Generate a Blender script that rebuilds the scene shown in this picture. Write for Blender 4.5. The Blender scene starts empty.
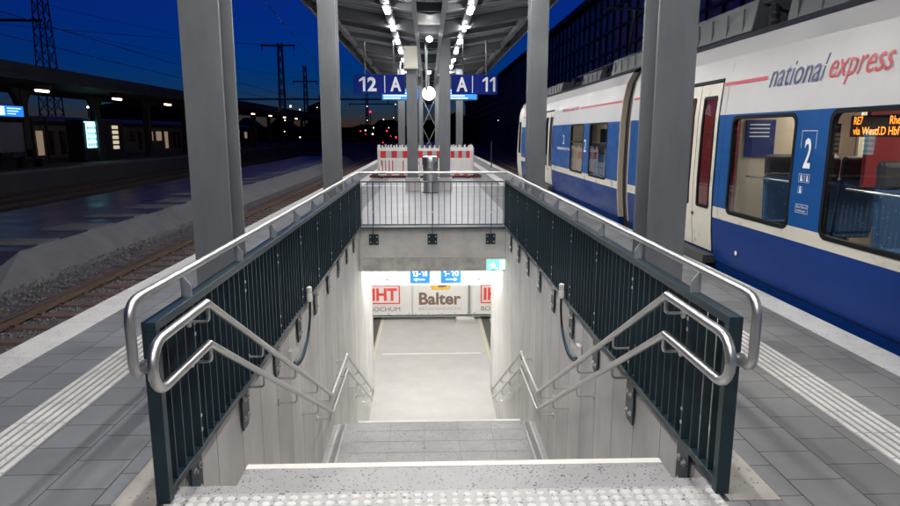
import bpy, math, random
from math import radians as R, sin, cos, pi, sqrt
from mathutils import Vector
random.seed(7)
scn = bpy.context.scene
COL = scn.collection

# ------------------------------------------------------------------ materials
_mats = {}
def mat(name, col, rough=.6, metal=0., var=0., vs=3., bump=0., bs=60., speck=None, emit=None, es=1.,
        stretch=(1, 1, 1), coat=0., joints=None, spec=.5):
    """speck=(colour, scale, threshold); joints=(width, height, colour, mortar, axis)"""
    if name in _mats: return _mats[name]
    m = bpy.data.materials.new(name); m.use_nodes = True
    nt = m.node_tree; N = nt.nodes; L = nt.links
    b = N['Principled BSDF']
    b.inputs['Roughness'].default_value = rough; b.inputs['Metallic'].default_value = metal
    b.inputs['Specular IOR Level'].default_value = spec
    b.inputs['Coat Weight'].default_value = coat
    b.inputs['Base Color'].default_value = (*col, 1)
    tc = N.new('ShaderNodeTexCoord')
    mp = N.new('ShaderNodeMapping'); mp.inputs['Scale'].default_value = stretch
    L.new(tc.outputs['Object'], mp.inputs['Vector'])
    cur = None
    def rgb(c):
        n = N.new('ShaderNodeRGB'); n.outputs[0].default_value = (*c, 1); return n.outputs[0]
    def mix(fac, a, bb, mode='MIX'):
        n = N.new('ShaderNodeMix'); n.data_type = 'RGBA'; n.blend_type = mode
        if hasattr(fac, 'links'): L.new(fac, n.inputs[0])
        else: n.inputs[0].default_value = fac
        L.new(a, n.inputs[6]); L.new(bb, n.inputs[7]); return n.outputs[2]
    if var or speck or joints: cur = rgb(col)
    heights = []
    if joints:
        w, h, jc, mo, axis, off = joints
        sx = N.new('ShaderNodeSeparateXYZ'); L.new(tc.outputs['Object'], sx.inputs[0])
        cb = N.new('ShaderNodeCombineXYZ')
        a, c2 = axis
        L.new(sx.outputs[a], cb.inputs[0]); L.new(sx.outputs[c2], cb.inputs[1])
        mm = N.new('ShaderNodeMapping'); mm.inputs['Location'].default_value = (off[0], off[1], 0)
        L.new(cb.outputs[0], mm.inputs[0])
        br = N.new('ShaderNodeTexBrick'); L.new(mm.outputs[0], br.inputs['Vector'])
        br.inputs['Scale'].default_value = 1; br.inputs['Brick Width'].default_value = w
        br.inputs['Row Height'].default_value = h; br.inputs['Mortar Size'].default_value = mo
        br.inputs['Mortar Smooth'].default_value = .25; br.inputs['Bias'].default_value = 0
        br.offset = off[2]
        br.inputs['Color1'].default_value = (*[c * (1 - off[3]) for c in col], 1)
        br.inputs['Color2'].default_value = (*[min(1, c * (1 + off[3])) for c in col], 1)
        br.inputs['Mortar'].default_value = (*jc, 1)
        cur = br.outputs['Color']
        heights.append((br.outputs['Fac'], -.6))
    if var:
        n1 = N.new('ShaderNodeTexNoise'); n1.inputs['Scale'].default_value = vs; n1.inputs['Detail'].default_value = 8
        n1.inputs['Roughness'].default_value = .62
        L.new(mp.outputs[0], n1.inputs['Vector'])
        r = N.new('ShaderNodeMapRange'); r.inputs[1].default_value = .3; r.inputs[2].default_value = .7
        r.inputs[3].default_value = 1 - var; r.inputs[4].default_value = 1 + var
        L.new(n1.outputs[0], r.inputs[0])
        vm = N.new('ShaderNodeVectorMath'); vm.operation = 'SCALE'; L.new(cur, vm.inputs[0]); L.new(r.outputs[0], vm.inputs['Scale'])
        cur = vm.outputs[0]
        rr = N.new('ShaderNodeMapRange'); rr.inputs[1].default_value = .3; rr.inputs[2].default_value = .7
        rr.inputs[3].default_value = max(.05, rough - .12); rr.inputs[4].default_value = min(1, rough + .12)
        L.new(n1.outputs[0], rr.inputs[0]); L.new(rr.outputs[0], b.inputs['Roughness'])
    if speck:
        sc_, s_, th = speck
        v = N.new('ShaderNodeTexVoronoi'); v.inputs['Scale'].default_value = s_; L.new(tc.outputs['Object'], v.inputs['Vector'])
        n2 = N.new('ShaderNodeTexNoise'); n2.inputs['Scale'].default_value = s_ * .35; n2.inputs['Detail'].default_value = 3
        L.new(tc.outputs['Object'], n2.inputs['Vector'])
        mu = N.new('ShaderNodeMath'); mu.operation = 'MULTIPLY'; L.new(v.outputs['Distance'], mu.inputs[0]); L.new(n2.outputs[0], mu.inputs[1])
        lt = N.new('ShaderNodeMath'); lt.operation = 'LESS_THAN'; L.new(mu.outputs[0], lt.inputs[0]); lt.inputs[1].default_value = th
        cur = mix(lt.outputs[0], cur, rgb(sc_))
    if cur is not None: L.new(cur, b.inputs['Base Color'])
    if bump or joints:
        bp = N.new('ShaderNodeBump'); bp.inputs['Strength'].default_value = max(bump, .35 if joints else 0); bp.inputs['Distance'].default_value = .004
        n3 = N.new('ShaderNodeTexNoise'); n3.inputs['Scale'].default_value = bs; n3.inputs['Detail'].default_value = 6
        L.new(mp.outputs[0], n3.inputs['Vector'])
        hcur = n3.outputs[0]
        for hs, k in heights:
            ma = N.new('ShaderNodeMath'); ma.operation = 'MULTIPLY_ADD'; L.new(hs, ma.inputs[0]); ma.inputs[1].default_value = k; L.new(hcur, ma.inputs[2]); hcur = ma.outputs[0]
        L.new(hcur, bp.inputs['Height']); L.new(bp.outputs[0], b.inputs['Normal'])
    if emit is not None:
        b.inputs['Emission Color'].default_value = (*emit, 1); b.inputs['Emission Strength'].default_value = es
    _mats[name] = m
    return m

def glass(name, tint=(.85, .9, .92), gl=.06):
    m = bpy.data.materials.new(name); m.use_nodes = True; nt = m.node_tree; N = nt.nodes; L = nt.links
    N.remove(N['Principled BSDF']); o = N['Material Output']
    t = N.new('ShaderNodeBsdfTransparent'); t.inputs[0].default_value = (*tint, 1)
    g = N.new('ShaderNodeBsdfGlossy'); g.inputs['Roughness'].default_value = .02
    lay = N.new('ShaderNodeLayerWeight'); lay.inputs['Blend'].default_value = .5
    pw = N.new('ShaderNodeMath'); pw.operation = 'POWER'; L.new(lay.outputs['Facing'], pw.inputs[0]); pw.inputs[1].default_value = 4.
    lw = N.new('ShaderNodeMath'); lw.operation = 'MULTIPLY_ADD'; L.new(pw.outputs[0], lw.inputs[0]); lw.inputs[1].default_value = .8; lw.inputs[2].default_value = gl
    mx = N.new('ShaderNodeMixShader'); L.new(lw.outputs[0], mx.inputs[0]); L.new(t.outputs[0], mx.inputs[1]); L.new(g.outputs[0], mx.inputs[2])
    L.new(mx.outputs[0], o.inputs[0]); return m

JD = (.035, .035, .038)
M = {}
M['paver_l'] = mat('paver left', (.185, .193, .21), .62, var=.26, vs=1.1, bump=.25, bs=160, speck=((.075, .075, .08), 9, .016), joints=(.295, .30, JD, .004, (1, 0), (.06, 1.915, .5, .10)))
M['paver_r'] = mat('paver right', (.185, .188, .193), .68, var=.26, vs=1.1, bump=.3, bs=160, speck=((.075, .075, .075), 9, .018), joints=(.295, .30, (.045, .045, .043), .004, (1, 0), (-.06, -2.13 + 3, .5, .10)))
M['paver_c'] = mat('paver centre', (.30, .31, .33), .5, var=.14, vs=1.2, bump=.2, bs=120, speck=((.2, .2, .2), 120, .03), joints=(.6, .60, (.14, .14, .14), .004, (0, 1), (0, 0, .5, .06)))
M['border'] = mat('border concrete', (.40, .385, .35), .75, var=.16, vs=6, bump=.4, bs=90, speck=((.12, .12, .12), 30, .06))
M['edge_white'] = mat('edge stone', (.62, .62, .61), .65, var=.12, vs=5, bump=.3, bs=120, speck=((.22, .22, .22), 26, .075))
M['tactile'] = mat('tactile white', (.62, .62, .61), .6, var=.16, vs=4, bump=.2, bs=150, speck=((.28, .28, .27), 34, .075))
M['tactile_base'] = mat('tactile groove', (.26, .26, .255), .75, var=.2, vs=8)
M['terrazzo'] = mat('terrazzo', (.315, .315, .32), .42, var=.18, vs=3, bump=.12, bs=120, speck=((.08, .08, .085), 48, .11))
M['terrazzo_w'] = mat('terrazzo pale', (.42, .42, .42), .5, var=.14, vs=9, bump=.2, bs=140, speck=((.13, .13, .13), 40, .12))
M['nosing'] = mat('nosing', (.74, .72, .67), .5, var=.08, vs=12, speck=((.3, .3, .3), 90, .012))
M['conc_wall'] = mat('stairwell concrete', (.62, .61, .59), .7, var=.19, vs=1.7, bump=.35, bs=30, stretch=(1, 1.1, .6), speck=((.25, .23, .21), 14, .010), joints=(.52, 40, (.24, .22, .20), .006, (1, 2), (.1, 20, 0, .09)))
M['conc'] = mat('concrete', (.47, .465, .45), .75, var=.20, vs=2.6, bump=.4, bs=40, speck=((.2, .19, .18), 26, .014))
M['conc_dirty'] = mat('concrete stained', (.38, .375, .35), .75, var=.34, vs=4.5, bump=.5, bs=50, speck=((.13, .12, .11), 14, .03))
M['tun_floor'] = mat('tunnel floor', (.37, .365, .355), .5, var=.14, vs=1.6, bump=.2, bs=60, speck=((.25, .24, .22), 40, .012))
M['white_paint'] = mat('white paint', (.8, .79, .76), .5, var=.05, vs=3)
M['anthracite'] = mat('anthracite paint', (.013, .030, .041), .38, spec=.4)
M['galv'] = mat('galvanised', (.30, .32, .34), .45, metal=.55, var=.16, vs=9, bump=.05, bs=40)
M['galv_dark'] = mat('galvanised dark', (.085, .10, .11), .45, metal=.3, var=.16, vs=9)
M['steel'] = mat('stainless', (.56, .56, .55), .36, metal=1.)
M['col_paint'] = mat('column paint', (.135, .146, .156), .5, var=.18, vs=2.2, bump=.08, bs=25, stretch=(2, 2, .5), speck=((.2, .21, .22), 16, .006))
M['roof'] = mat('roof sheet', (.17, .18, .19), .6, var=.18, vs=1.5)
M['roof_steel'] = mat('roof steel', (.095, .10, .108), .5, var=.12, vs=3)
M['roof_pale'] = mat('roof beam pale', (.36, .37, .38), .5, var=.1, vs=3)
M['lamp'] = mat('lamp glow', (.9, .9, .9), .4, emit=(1., .97, .93), es=190)
M['lamp_t'] = mat('tunnel lamp glow', (.9, .9, .9), .4, emit=(1., .98, .95), es=30)
M['lamp_j'] = mat('jamb lamp glow', (.9, .9, .9), .4, emit=(1., .98, .94), es=95)
M['lamp_c'] = mat('centre lamp glow', (.9, .9, .9), .4, emit=(1., .98, .94), es=40)
M['signblue'] = mat('sign blue', (.003, .014, .15), .6, spec=.12, emit=(.004, .016, .16), es=.25)
M['signwhite'] = mat('sign white', (.72, .76, .80), .4, emit=(.7, .75, .8), es=.12)
M['guideblue'] = mat('guide blue', (.015, .17, .55), .4, emit=(.03, .3, .8), es=.1)
M['guidewhite'] = mat('guide white', (.85, .87, .9), .4, emit=(.8, .85, .9), es=.3)
M['lcd'] = mat('lcd blue', (.02, .12, .5), .3, emit=(.02, .22, .9), es=1.1)
M['lcdtext'] = mat('lcd text', (.8, .85, .9), .3, emit=(.5, .85, 1), es=1.5)
M['clock'] = mat('clock face', (.9, .9, .9), .3, emit=(1, 1, .98), es=2.2)
M['cabinet'] = mat('cabinet', (.55, .53, .46), .5, var=.06, vs=4)
M['black'] = mat('black', (.012, .012, .014), .5)
M['darkgrey'] = mat('dark grey', (.04, .042, .045), .6, var=.15, vs=3)
M['red'] = mat('barrier red', (.58, .02, .03), .4, var=.06, vs=6)
M['bar_grey'] = mat('barrier grey', (.42, .44, .44), .4)
M['bar_white'] = mat('barrier white', (.76, .76, .73), .5, var=.06, vs=7)
M['wood_red'] = mat('barrier foot', (.12, .035, .03), .7, var=.2, vs=6)
M['t_blue'] = mat('train blue', (.005, .074, .27), .42, spec=.16, var=.05, vs=.8, stretch=(1, 1, 3))
M['t_blue2'] = mat('train blue lower', (.004, .034, .19), .42, spec=.16, var=.10, vs=.9, stretch=(1, .6, 3))
M['t_white'] = mat('train white', (.51, .515, .515), .42, var=.045, vs=1.0, stretch=(1, 1.6, .5))
M['t_cream'] = mat('train cream', (.66, .63, .54), .35, var=.05, vs=2)
M['t_red'] = mat('train red', (.55, .03, .06), .4)
M['t_navy'] = mat('train navy', (.01, .03, .16), .4)
M['roof_box'] = mat('roof box', (.10, .115, .12), .5, var=.2, vs=1.5)
M['rubber'] = mat('rubber', (.006, .006, .007), .6, spec=.15)
M['glass'] = glass('train glass')
M['in_cream'] = mat('interior cream', (.50, .43, .33), .6, var=.05, vs=2)
M['in_red'] = mat('interior red', (.30, .02, .03), .6, var=.1, vs=3)
M['in_ceil'] = mat('interior lamp', (.8, .8, .8), .5, emit=(1, .90, .76), es=18)
M['in_floor'] = mat('interior floor', (.06, .065, .07), .5, var=.1)
M['seat_blue'] = mat('seat cloth', (.03, .08, .17), .9, var=.1, vs=5, speck=((.12, .25, .42), 22, .07))
M['seat_dark'] = mat('seat head', (.025, .026, .03), .6, var=.1, vs=6)
M['led_bg'] = mat('led background', (.02, .008, .003), .4)
M['led'] = mat('led amber', (.5, .12, .0), .4, emit=(1, .22, .02), es=3.2)
M['screen'] = mat('screen', (.1, .3, .5), .3, emit=(.15, .4, .65), es=.8)
M['sleeper'] = mat('sleeper', (.125, .085, .075), .85, var=.25, vs=5, bump=.4)
M['rust'] = mat('rail rust', (.10, .066, .048), .8, var=.25, vs=12, bump=.3)
M['rust_dark'] = mat('rail rust dark', (.05, .036, .03), .7, var=.2, vs=8)
M['railhead'] = mat('rail head', (.30, .24, .20), .35, metal=.8, var=.15, vs=10)
M['ground'] = mat('ground', (.045, .04, .036), .95, var=.3, vs=.8, bump=.5, bs=20)
M['ballast'] = mat('ballast bed', (.10, .097, .098), .95, var=.35, vs=14, bump=.8, bs=26, speck=((.04, .036, .033), 20, .10))
M['stone'] = mat('ballast stone', (.155, .15, .15), .9, var=.4, vs=9, bump=.3)
M['far_ground'] = mat('far ground', (.06, .062, .066), .8, var=.3, vs=1)
M['wet'] = mat('wet concrete', (.045, .048, .058), .38, var=.35, vs=.9, bump=.2, bs=12)
M['slope'] = mat('slope concrete', (.12, .125, .135), .8, var=.3, vs=1.3, bump=.4, bs=25)
M['far_canopy'] = mat('far canopy', (.02, .021, .023), .7, var=.2, vs=1)
M['far_lamp'] = mat('far lamp', (.9, .8, .7), .4, emit=(1, .62, .38), es=7)
M['far_train'] = mat('far train', (.20, .20, .20), .5, var=.1, vs=1)
M['far_win'] = mat('far window', (.3, .25, .2), .4, emit=(1, .72, .5), es=.2)
M['far_win_d'] = mat('far window dark', (.02, .025, .03), .2)
M['vend'] = mat('vending light', (.6, .9, .9), .4, emit=(.35, .95, 1), es=2.6)
M['vend2'] = mat('vending goods', (.2, .2, .15), .4, emit=(1, .85, .6), es=.55)
M['mast'] = mat('mast steel', (.035, .04, .045), .7)
M['hall_glass'] = mat('hall glass', (.15, .115, .175), .35, var=.45, vs=.35, spec=.6)
M['hall_frame'] = mat('hall frame', (.03, .03, .045), .6, var=.2)
M['hall_dark'] = mat('hall wall', (.03, .03, .05), .8)
M['tree_far'] = mat('far wood', (.012, .016, .012), .95)
M['sig_red'] = mat('signal red', (.5, 0, .05), .4, emit=(1, .015, .06), es=5)
M['sig_white'] = mat('signal white', (.9, .9, .9), .4, emit=(1, .85, .7), es=6)
M['banner'] = mat('banner cloth', (.72, .71, .68), .7, var=.05, vs=2, bump=.1, bs=3)
M['b_red'] = mat('banner red', (.75, .06, .05), .6)
M['b_grey'] = mat('banner grey', (.16, .15, .15), .6)
M['b_brown'] = mat('banner brown', (.20, .13, .09), .6)
M['b_pale'] = mat('banner pale', (.45, .42, .39), .6)
M['b_yellow'] = mat('banner yellow', (.85, .52, .08), .6)
M['exit_g'] = mat('exit green', (.1, .5, .38), .4, emit=(.22, .85, .68), es=1.)
M['exit_w'] = mat('exit white', (.8, .9, .85), .4, emit=(.8, 1, .92), es=1.3)
M['yellow'] = mat('yellow line', (.55, .52, .28), .6)
M['drain'] = mat('drain', (.06, .06, .055), .7, var=.2, vs=20)
M['cable'] = mat('cable', (.02, .07, .12), .5)
M['plug'] = mat('plug', (.6, .6, .57), .5)

# ------------------------------------------------------------------ mesh helper
class MB:
    def __init__(s): s.v = []; s.f = []; s.mi = []; s.cur = 0
    def mat(s, i): s.cur = i; return s
    def face(s, idx): s.f.append(idx); s.mi.append(s.cur)
    def box(s, x0, x1, y0, y1, z0, z1):
        n = len(s.v)
        s.v += [(x, y, z) for z in (z0, z1) for y in (y0, y1) for x in (x0, x1)]
        for q in ((0, 2, 3, 1), (4, 5, 7, 6), (0, 1, 5, 4), (2, 6, 7, 3), (0, 4, 6, 2), (1, 3, 7, 5)): s.face(tuple(n + i for i in q))
        return s
    def quad(s, a, b, c, d):
        n = len(s.v); s.v += [a, b, c, d]; s.face((n, n + 1, n + 2, n + 3)); return s
    def prism(s, poly, axis, a, b):
        """poly 2-D points; axis 'x': (y,z), 'y': (x,z), 'z': (x,y)"""
        n = len(s.v); k = len(poly)
        def P(p, t): return (t, p[0], p[1]) if axis == 'x' else (p[0], t, p[1]) if axis == 'y' else (p[0], p[1], t)
        s.v += [P(p, a) for p in poly] + [P(p, b) for p in poly]
        s.face(tuple(n + i for i in range(k))); s.face(tuple(n + k + i for i in reversed(range(k))))
        for i in range(k):
            j = (i + 1) % k; s.face((n + i, n + k + i, n + k + j, n + j))
        return s
    def tube(s, pts, r, seg=10, cap=True, r2=None):
        pts = [Vector(p) for p in pts]; k = len(pts); n = len(s.v)
        up = Vector((0, 0, 1)); prev = None
        for i, p in enumerate(pts):
            t = (pts[min(i + 1, k - 1)] - pts[max(i - 1, 0)]).normalized()
            if 0 < i < k - 1:
                t1 = (p - pts[i - 1]).normalized(); t2 = (pts[i + 1] - p).normalized(); sc = 1 / max(.5, (t1.dot(t)))
            else: sc = 1
            if prev is None:
                a = t.cross(up)
                if a.length < 1e-3: a = t.cross(Vector((1, 0, 0)))
                a.normalize()
            else:
                a = (prev - t * prev.dot(t)).normalized()
            b = t.cross(a); prev = a
            rr = r if r2 is None else r + (r2 - r) * i / (k - 1)
            for q in range(seg):
                an = 2 * pi * q / seg
                s.v.append(tuple(p + a * cos(an) * rr + b * sin(an) * rr))
        for i in range(k - 1):
            for q in range(seg):
                q2 = (q + 1) % seg
                s.face((n + i * seg + q, n + i * seg + q2, n + (i + 1) * seg + q2, n + (i + 1) * seg + q))
        if cap:
            s.face(tuple(n + q for q in reversed(range(seg)))); s.face(tuple(n + (k - 1) * seg + q for q in range(seg)))
        return s
    def lathe(s, prof, c, seg=24):
        n = len(s.v); k = len(prof)
        for (r, z) in prof:
            for q in range(seg):
                an = 2 * pi * q / seg; s.v.append((c[0] + r * cos(an), c[1] + r * sin(an), c[2] + z))
        for i in range(k - 1):
            for q in range(seg):
                q2 = (q + 1) % seg; s.face((n + i * seg + q, n + i * seg + q2, n + (i + 1) * seg + q2, n + (i + 1) * seg + q))
        s.face(tuple(n + q for q in reversed(range(seg)))); s.face(tuple(n + (k - 1) * seg + q for q in range(seg)))
        return s
    def mesh(s, vs, fs, fn):
        n = len(s.v); s.v += [fn(v) for v in vs]
        for f in fs: s.face(tuple(n + i for i in f))
        return s
    def build(s, name, m, parent=None, smooth=None, bevel=0):
        o0 = Vector((0, 0, 0)); p = parent
        while p is not None: o0 += p.location; p = p.parent
        me = bpy.data.meshes.new(name)
        me.from_pydata([(v[0] - o0.x, v[1] - o0.y, v[2] - o0.z) for v in s.v], [], s.f)
        for mm in (m if isinstance(m, (list, tuple)) else [m]): me.materials.append(M[mm] if isinstance(mm, str) else mm)
        me.polygons.foreach_set('material_index', s.mi)
        me.update()
        if smooth:
            me.shade_smooth(); me.set_sharp_from_angle(angle=R(smooth))
        o = bpy.data.objects.new(name, me); COL.objects.link(o); o.parent = parent
        if bevel:
            b = o.modifiers.new('bevel', 'BEVEL'); b.width = bevel; b.segments = 2; b.limit_method = 'ANGLE'
        return o

def tag(o, label=None, cat=None, group=None, kind=None):
    if label: o['label'] = label
    if cat: o['category'] = cat
    if group: o['group'] = group
    if kind: o['kind'] = kind
    return o
def thing(name, loc, label, cat, group=None):
    o = bpy.data.objects.new(name, None); COL.objects.link(o); o.location = loc; o.empty_display_size = .1
    return tag(o, label, cat, group)
def struct(o): o['kind'] = 'structure'; return o
def dup(root, loc, label, rz=None):
    r = root.copy(); COL.objects.link(r); r.location = loc; r['label'] = label
    if rz is not None: r.rotation_euler.z = rz
    for ch in list(root.children):
        c = ch.copy(); COL.objects.link(c); c.parent = r
        for g in list(ch.children):
            d = g.copy(); COL.objects.link(d); d.parent = c
    return r

def round_rect(x0, x1, z0, z1, r, n=5):
    pts = []
    for cx, cz, a0 in ((x1 - r, z1 - r, 0), (x0 + r, z1 - r, 90), (x0 + r, z0 + r, 180), (x1 - r, z0 + r, 270)):
        for i in range(n + 1):
            a = R(a0 + 90 * i / n); pts.append((cx + r * cos(a), cz + r * sin(a)))
    return pts
def corner_path(pts, r, n=6):
    """polyline with its corners rounded at radius r"""
    P = [Vector(p) for p in pts]; out = [P[0]]
    for i in range(1, len(P) - 1):
        a = (P[i - 1] - P[i]); b = (P[i + 1] - P[i]); d = min(r, a.length * .49, b.length * .49)
        s = P[i] + a.normalized() * d; e = P[i] + b.normalized() * d
        for k in range(n + 1):
            t = k / n; out.append(s * (1 - t) ** 2 + P[i] * 2 * t * (1 - t) + e * t * t)
    out.append(P[-1]); return out

_fc = {}
def glyphs(txt, bold=0., shear=0., res=3):
    key = (txt, bold, shear)
    if key in _fc: return _fc[key]
    cu = bpy.data.curves.new('t', 'FONT'); cu.body = txt; cu.size = 1; cu.offset = bold; cu.shear = shear; cu.resolution_u = res
    cu.extrude = .0; cu.space_line = 1.15
    o = bpy.data.objects.new('t', cu); COL.objects.link(o)
    dg = bpy.context.evaluated_depsgraph_get(); me = o.evaluated_get(dg).to_mesh()
    vs = [tuple(v.co) for v in me.vertices]; fs = [tuple(p.vertices) for p in me.polygons]
    o.evaluated_get(dg).to_mesh_clear(); bpy.data.objects.remove(o); bpy.data.curves.remove(cu)
    x0 = min(v[0] for v in vs); x1 = max(v[0] for v in vs); y0 = min(v[1] for v in vs); y1 = max(v[1] for v in vs)
    vs = [((v[0] - x0) / (x1 - x0), (v[1] - y0) / (y1 - y0)) for v in vs]
    _fc[key] = (vs, fs); return _fc[key]
def text_front(mb, txt, x0, x1, z0, z1, y, bold=.0, shear=0.):
    """lettering facing -Y"""
    vs, fs = glyphs(txt, bold, shear); return mb.mesh(vs, fs, lambda v: (x0 + v[0] * (x1 - x0), y, z0 + v[1] * (z1 - z0)))
def glyph_line(txt, bold=.0):
    """road-sign style figures: ones without a foot, short dashes; returns verts, faces in 0..1 x 0..1"""
    W = {'1': .40, '-': .32, ' ': .3}; vs = []; fs = []; x = 0
    for ch in txt:
        w = W.get(ch, .56); n = len(vs)
        if ch == '1':
            st = .15
            vs += [(x + w - st, 0), (x + w, 0), (x + w, 1), (x + w - st * .95, 1), (x + .02, .80), (x + .02, .66), (x + w - st, .79)]; fs.append((n, n + 1, n + 2, n + 3, n + 6)); fs.append((n + 3, n + 4, n + 5, n + 6))
        elif ch == '-': vs += [(x, .36), (x + w, .36), (x + w, .52), (x, .52)]; fs.append((n, n + 1, n + 2, n + 3))
        else:
            gv, gf = glyphs(ch, bold); vs += [(x + v[0] * w, v[1]) for v in gv]; fs += [tuple(n + i for i in f) for f in gf]
        x += w + .13
    x -= .13
    return [(v[0] / x, v[1]) for v in vs], fs
def num_front(mb, txt, x0, x1, z0, z1, y, bold=.03):
    vs, fs = glyph_line(txt, bold); return mb.mesh(vs, fs, lambda v: (x0 + v[0] * (x1 - x0), y, z0 + v[1] * (z1 - z0)))
def text_side(mb, txt, yl, yr, z0, z1, xf, bold=.0, shear=0., rise=0.):
    """lettering facing -X, reading from +Y to -Y; xf(z) gives the surface"""
    vs, fs = glyphs(txt, bold, shear)
    def fn(v):
        z = z0 + v[1] * (z1 - z0); return (xf(z), yl + v[0] * (yr - yl), z)
    return mb.mesh(vs, fs, fn)

# ------------------------------------------------------------------ levels
WL, WR = -1.31, 1.45            # stairwell wall faces
SL, SR = -.975, 1.25            # step ends
TOPY = 3.25; RISE = .166; GO = .305
LAND = -13 * RISE; LY0 = TOPY + 12 * GO; LY1 = 8.42
FLOOR = LAND - 13 * RISE; FY = LY1 + 12 * GO
PW = -1.523; PE = 1.705
EDL, EDR = -3.42, 3.72

# ------------------------------------------------------------------ ground, platform
g = MB()
g.quad((-500, -60, -1.02), (EDL + .1, -60, -1.02), (EDL + .1, 900, -1.02), (-500, 900, -1.02))
g.quad((EDR - .1, -60, -1.02), (500, -60, -1.02), (500, 900, -1.02), (EDR - .1, 900, -1.02))
g.quad((EDL + .1, 130, -1.02), (EDR - .1, 130, -1.02), (EDR - .1, 900, -1.02), (EDL + .1, 900, -1.02))
struct(g.build('ground', 'ground'))
p = MB(); p.box(EDL, PW - .003, 2.83, 12.452, -1.0, 0); p.box(EDL, PW - .003, 12.452, 131, -1, 0); p.box(EDL, PW - .003, -8, 2.83, -1, 0)
struct(p.build('platform_paving', 'paver_l'))
p = MB(); p.box(PE + .003, EDR, 2.83, 12.452, -1.0, 0); p.box(PE + .003, EDR, 12.452, 131, -1, 0); p.box(PE + .003, EDR, -8, 2.83, -1, 0)
struct(p.build('platform_paving', 'paver_r'))
p = MB(); p.box(PW - .001, PE + .001, -8, 2.815, -1, 0); struct(p.build('platform_paving', 'paver_r'))
p = MB(); p.box(PW - .001, PE + .001, 12.452, 131, -.78, 0); struct(p.build('platform_paving', 'paver_c'))
# edge strips
p = MB()
for k in range(48):
    y = -5 + k * 1.0
    for a, b in ((EDL - .01, EDL + .315), (EDR - .29, EDR + .01)): p.box(a, b, y + .003, y + .997, -.10, .004 + random.uniform(0, .0015))
p.box(EDL - .01, EDL + .315, 43, 131, -.10, .004); p.box(EDR - .29, EDR + .01, 43, 131, -.10, .004)
struct(p.build('platform_edge', 'edge_white'))
def ribs(xa, xb, y0, y1, n=6, name='tactile_strip'):
    b = MB(); b.mat(0); b.box(xa, xb, y0, y1, -.02, .003); b.mat(1)
    w = (xb - xa) / n; y = y0
    while y < y1 - .01:
        for i in range(n): b.box(xa + i * w + .012, xa + (i + 1) * w - .012, y + .004, min(y + .296, y1) - .002, 0, .0075)
        y += .3
    return struct(b.build(name, ['tactile_base', 'tactile']))
ribs(-2.545, -2.215, -2.2, 21.8); ribs(2.50, 2.83, -2.2, 21.8)
p = MB(); p.box(-2.545, -2.215, 21.8, 131, -.02, .004); p.box(2.5, 2.83, 21.8, 131, -.02, .004)
p.box(-2.2, 2.49, 21.9, 22.2, -.02, .004)
struct(p.build('tactile_strip', 'tactile'))
# warning field in front of the stairs with studs
b = MB(); b.mat(0); b.box(WL + .035, WR - .03, 2.36, 2.965, -.6, .002); b.mat(1)
nx = 44; wx = (WR - WL - .10) / nx
for i in range(nx):
    for j in range(11):
        cx = WL + .07 + (i + .5) * wx; cy = 2.945 - (j + .5) * .052
        r = .023; n0 = len(b.v)
        for (rr, zz) in ((r, .002), (r * .72, .0075)):
            for q in range(8):
                a = 2 * pi * (q + .5) / 8; b.v.append((cx + rr * cos(a), cy + rr * sin(a), zz))
        for q in range(8):
            q2 = (q + 1) % 8; b.face((n0 + q, n0 + q2, n0 + 8 + q2, n0 + 8 + q))
        b.face(tuple(n0 + 8 + q for q in range(8)))
struct(b.build('tactile_field', ['terrazzo_w', 'tactile']))
b = MB(); b.box(PW, PE, 2.817, 2.829, -.5, -.004); struct(b.build('joint', 'black'))
b = MB(); b.box(PW, WL + .034, 2.36, 2.82, -.5, .0015); b.box(WR - .029, PE, 2.36, 2.82, -.5, .0015)
struct(b.build('platform_paving', 'paver_r'))

# ------------------------------------------------------------------ stairwell walls, beam, tunnel
for nm, xa, xb, lab in (('a', PW, WL, 'left'), ('b', WR, PE, 'right')):
    t = thing('retaining_wall', ((xa + xb) / 2, 2.83, FLOOR), 'pale board-marked concrete stairwell wall under the %s dark fence' % lab, 'wall', 'concrete walls of the stairwell')
    b = MB(); b.prism([(2.83, FLOOR - .3), (14.7, FLOOR - .3), (14.7, -.82), (12.44, -.82), (12.44, -.03), (2.83, -.03)], 'x', xa, xb)
    b.build('wall_face', 'conc_wall', t)
    b = MB(); y = 2.83
    while y < 12.4:
        b.box(xa, xb, y, min(y + 1.2, 12.44) - .004, -.0295, .001); y += 1.2
    b.build('coping', 'border', t)
t = thing('deck_beam', (0, 12.2, 0), 'stained concrete beam spanning the foot of the stairwell under the pale railing', 'beam')
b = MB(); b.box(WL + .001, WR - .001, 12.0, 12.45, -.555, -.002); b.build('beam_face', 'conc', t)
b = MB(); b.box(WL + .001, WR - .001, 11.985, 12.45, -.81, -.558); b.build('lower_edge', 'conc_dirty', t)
b = MB(); b.box(WL + .002, WR - .002, 11.93, 12.4, .0, .035); b.build('sill', 'galv_dark', t)
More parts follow.
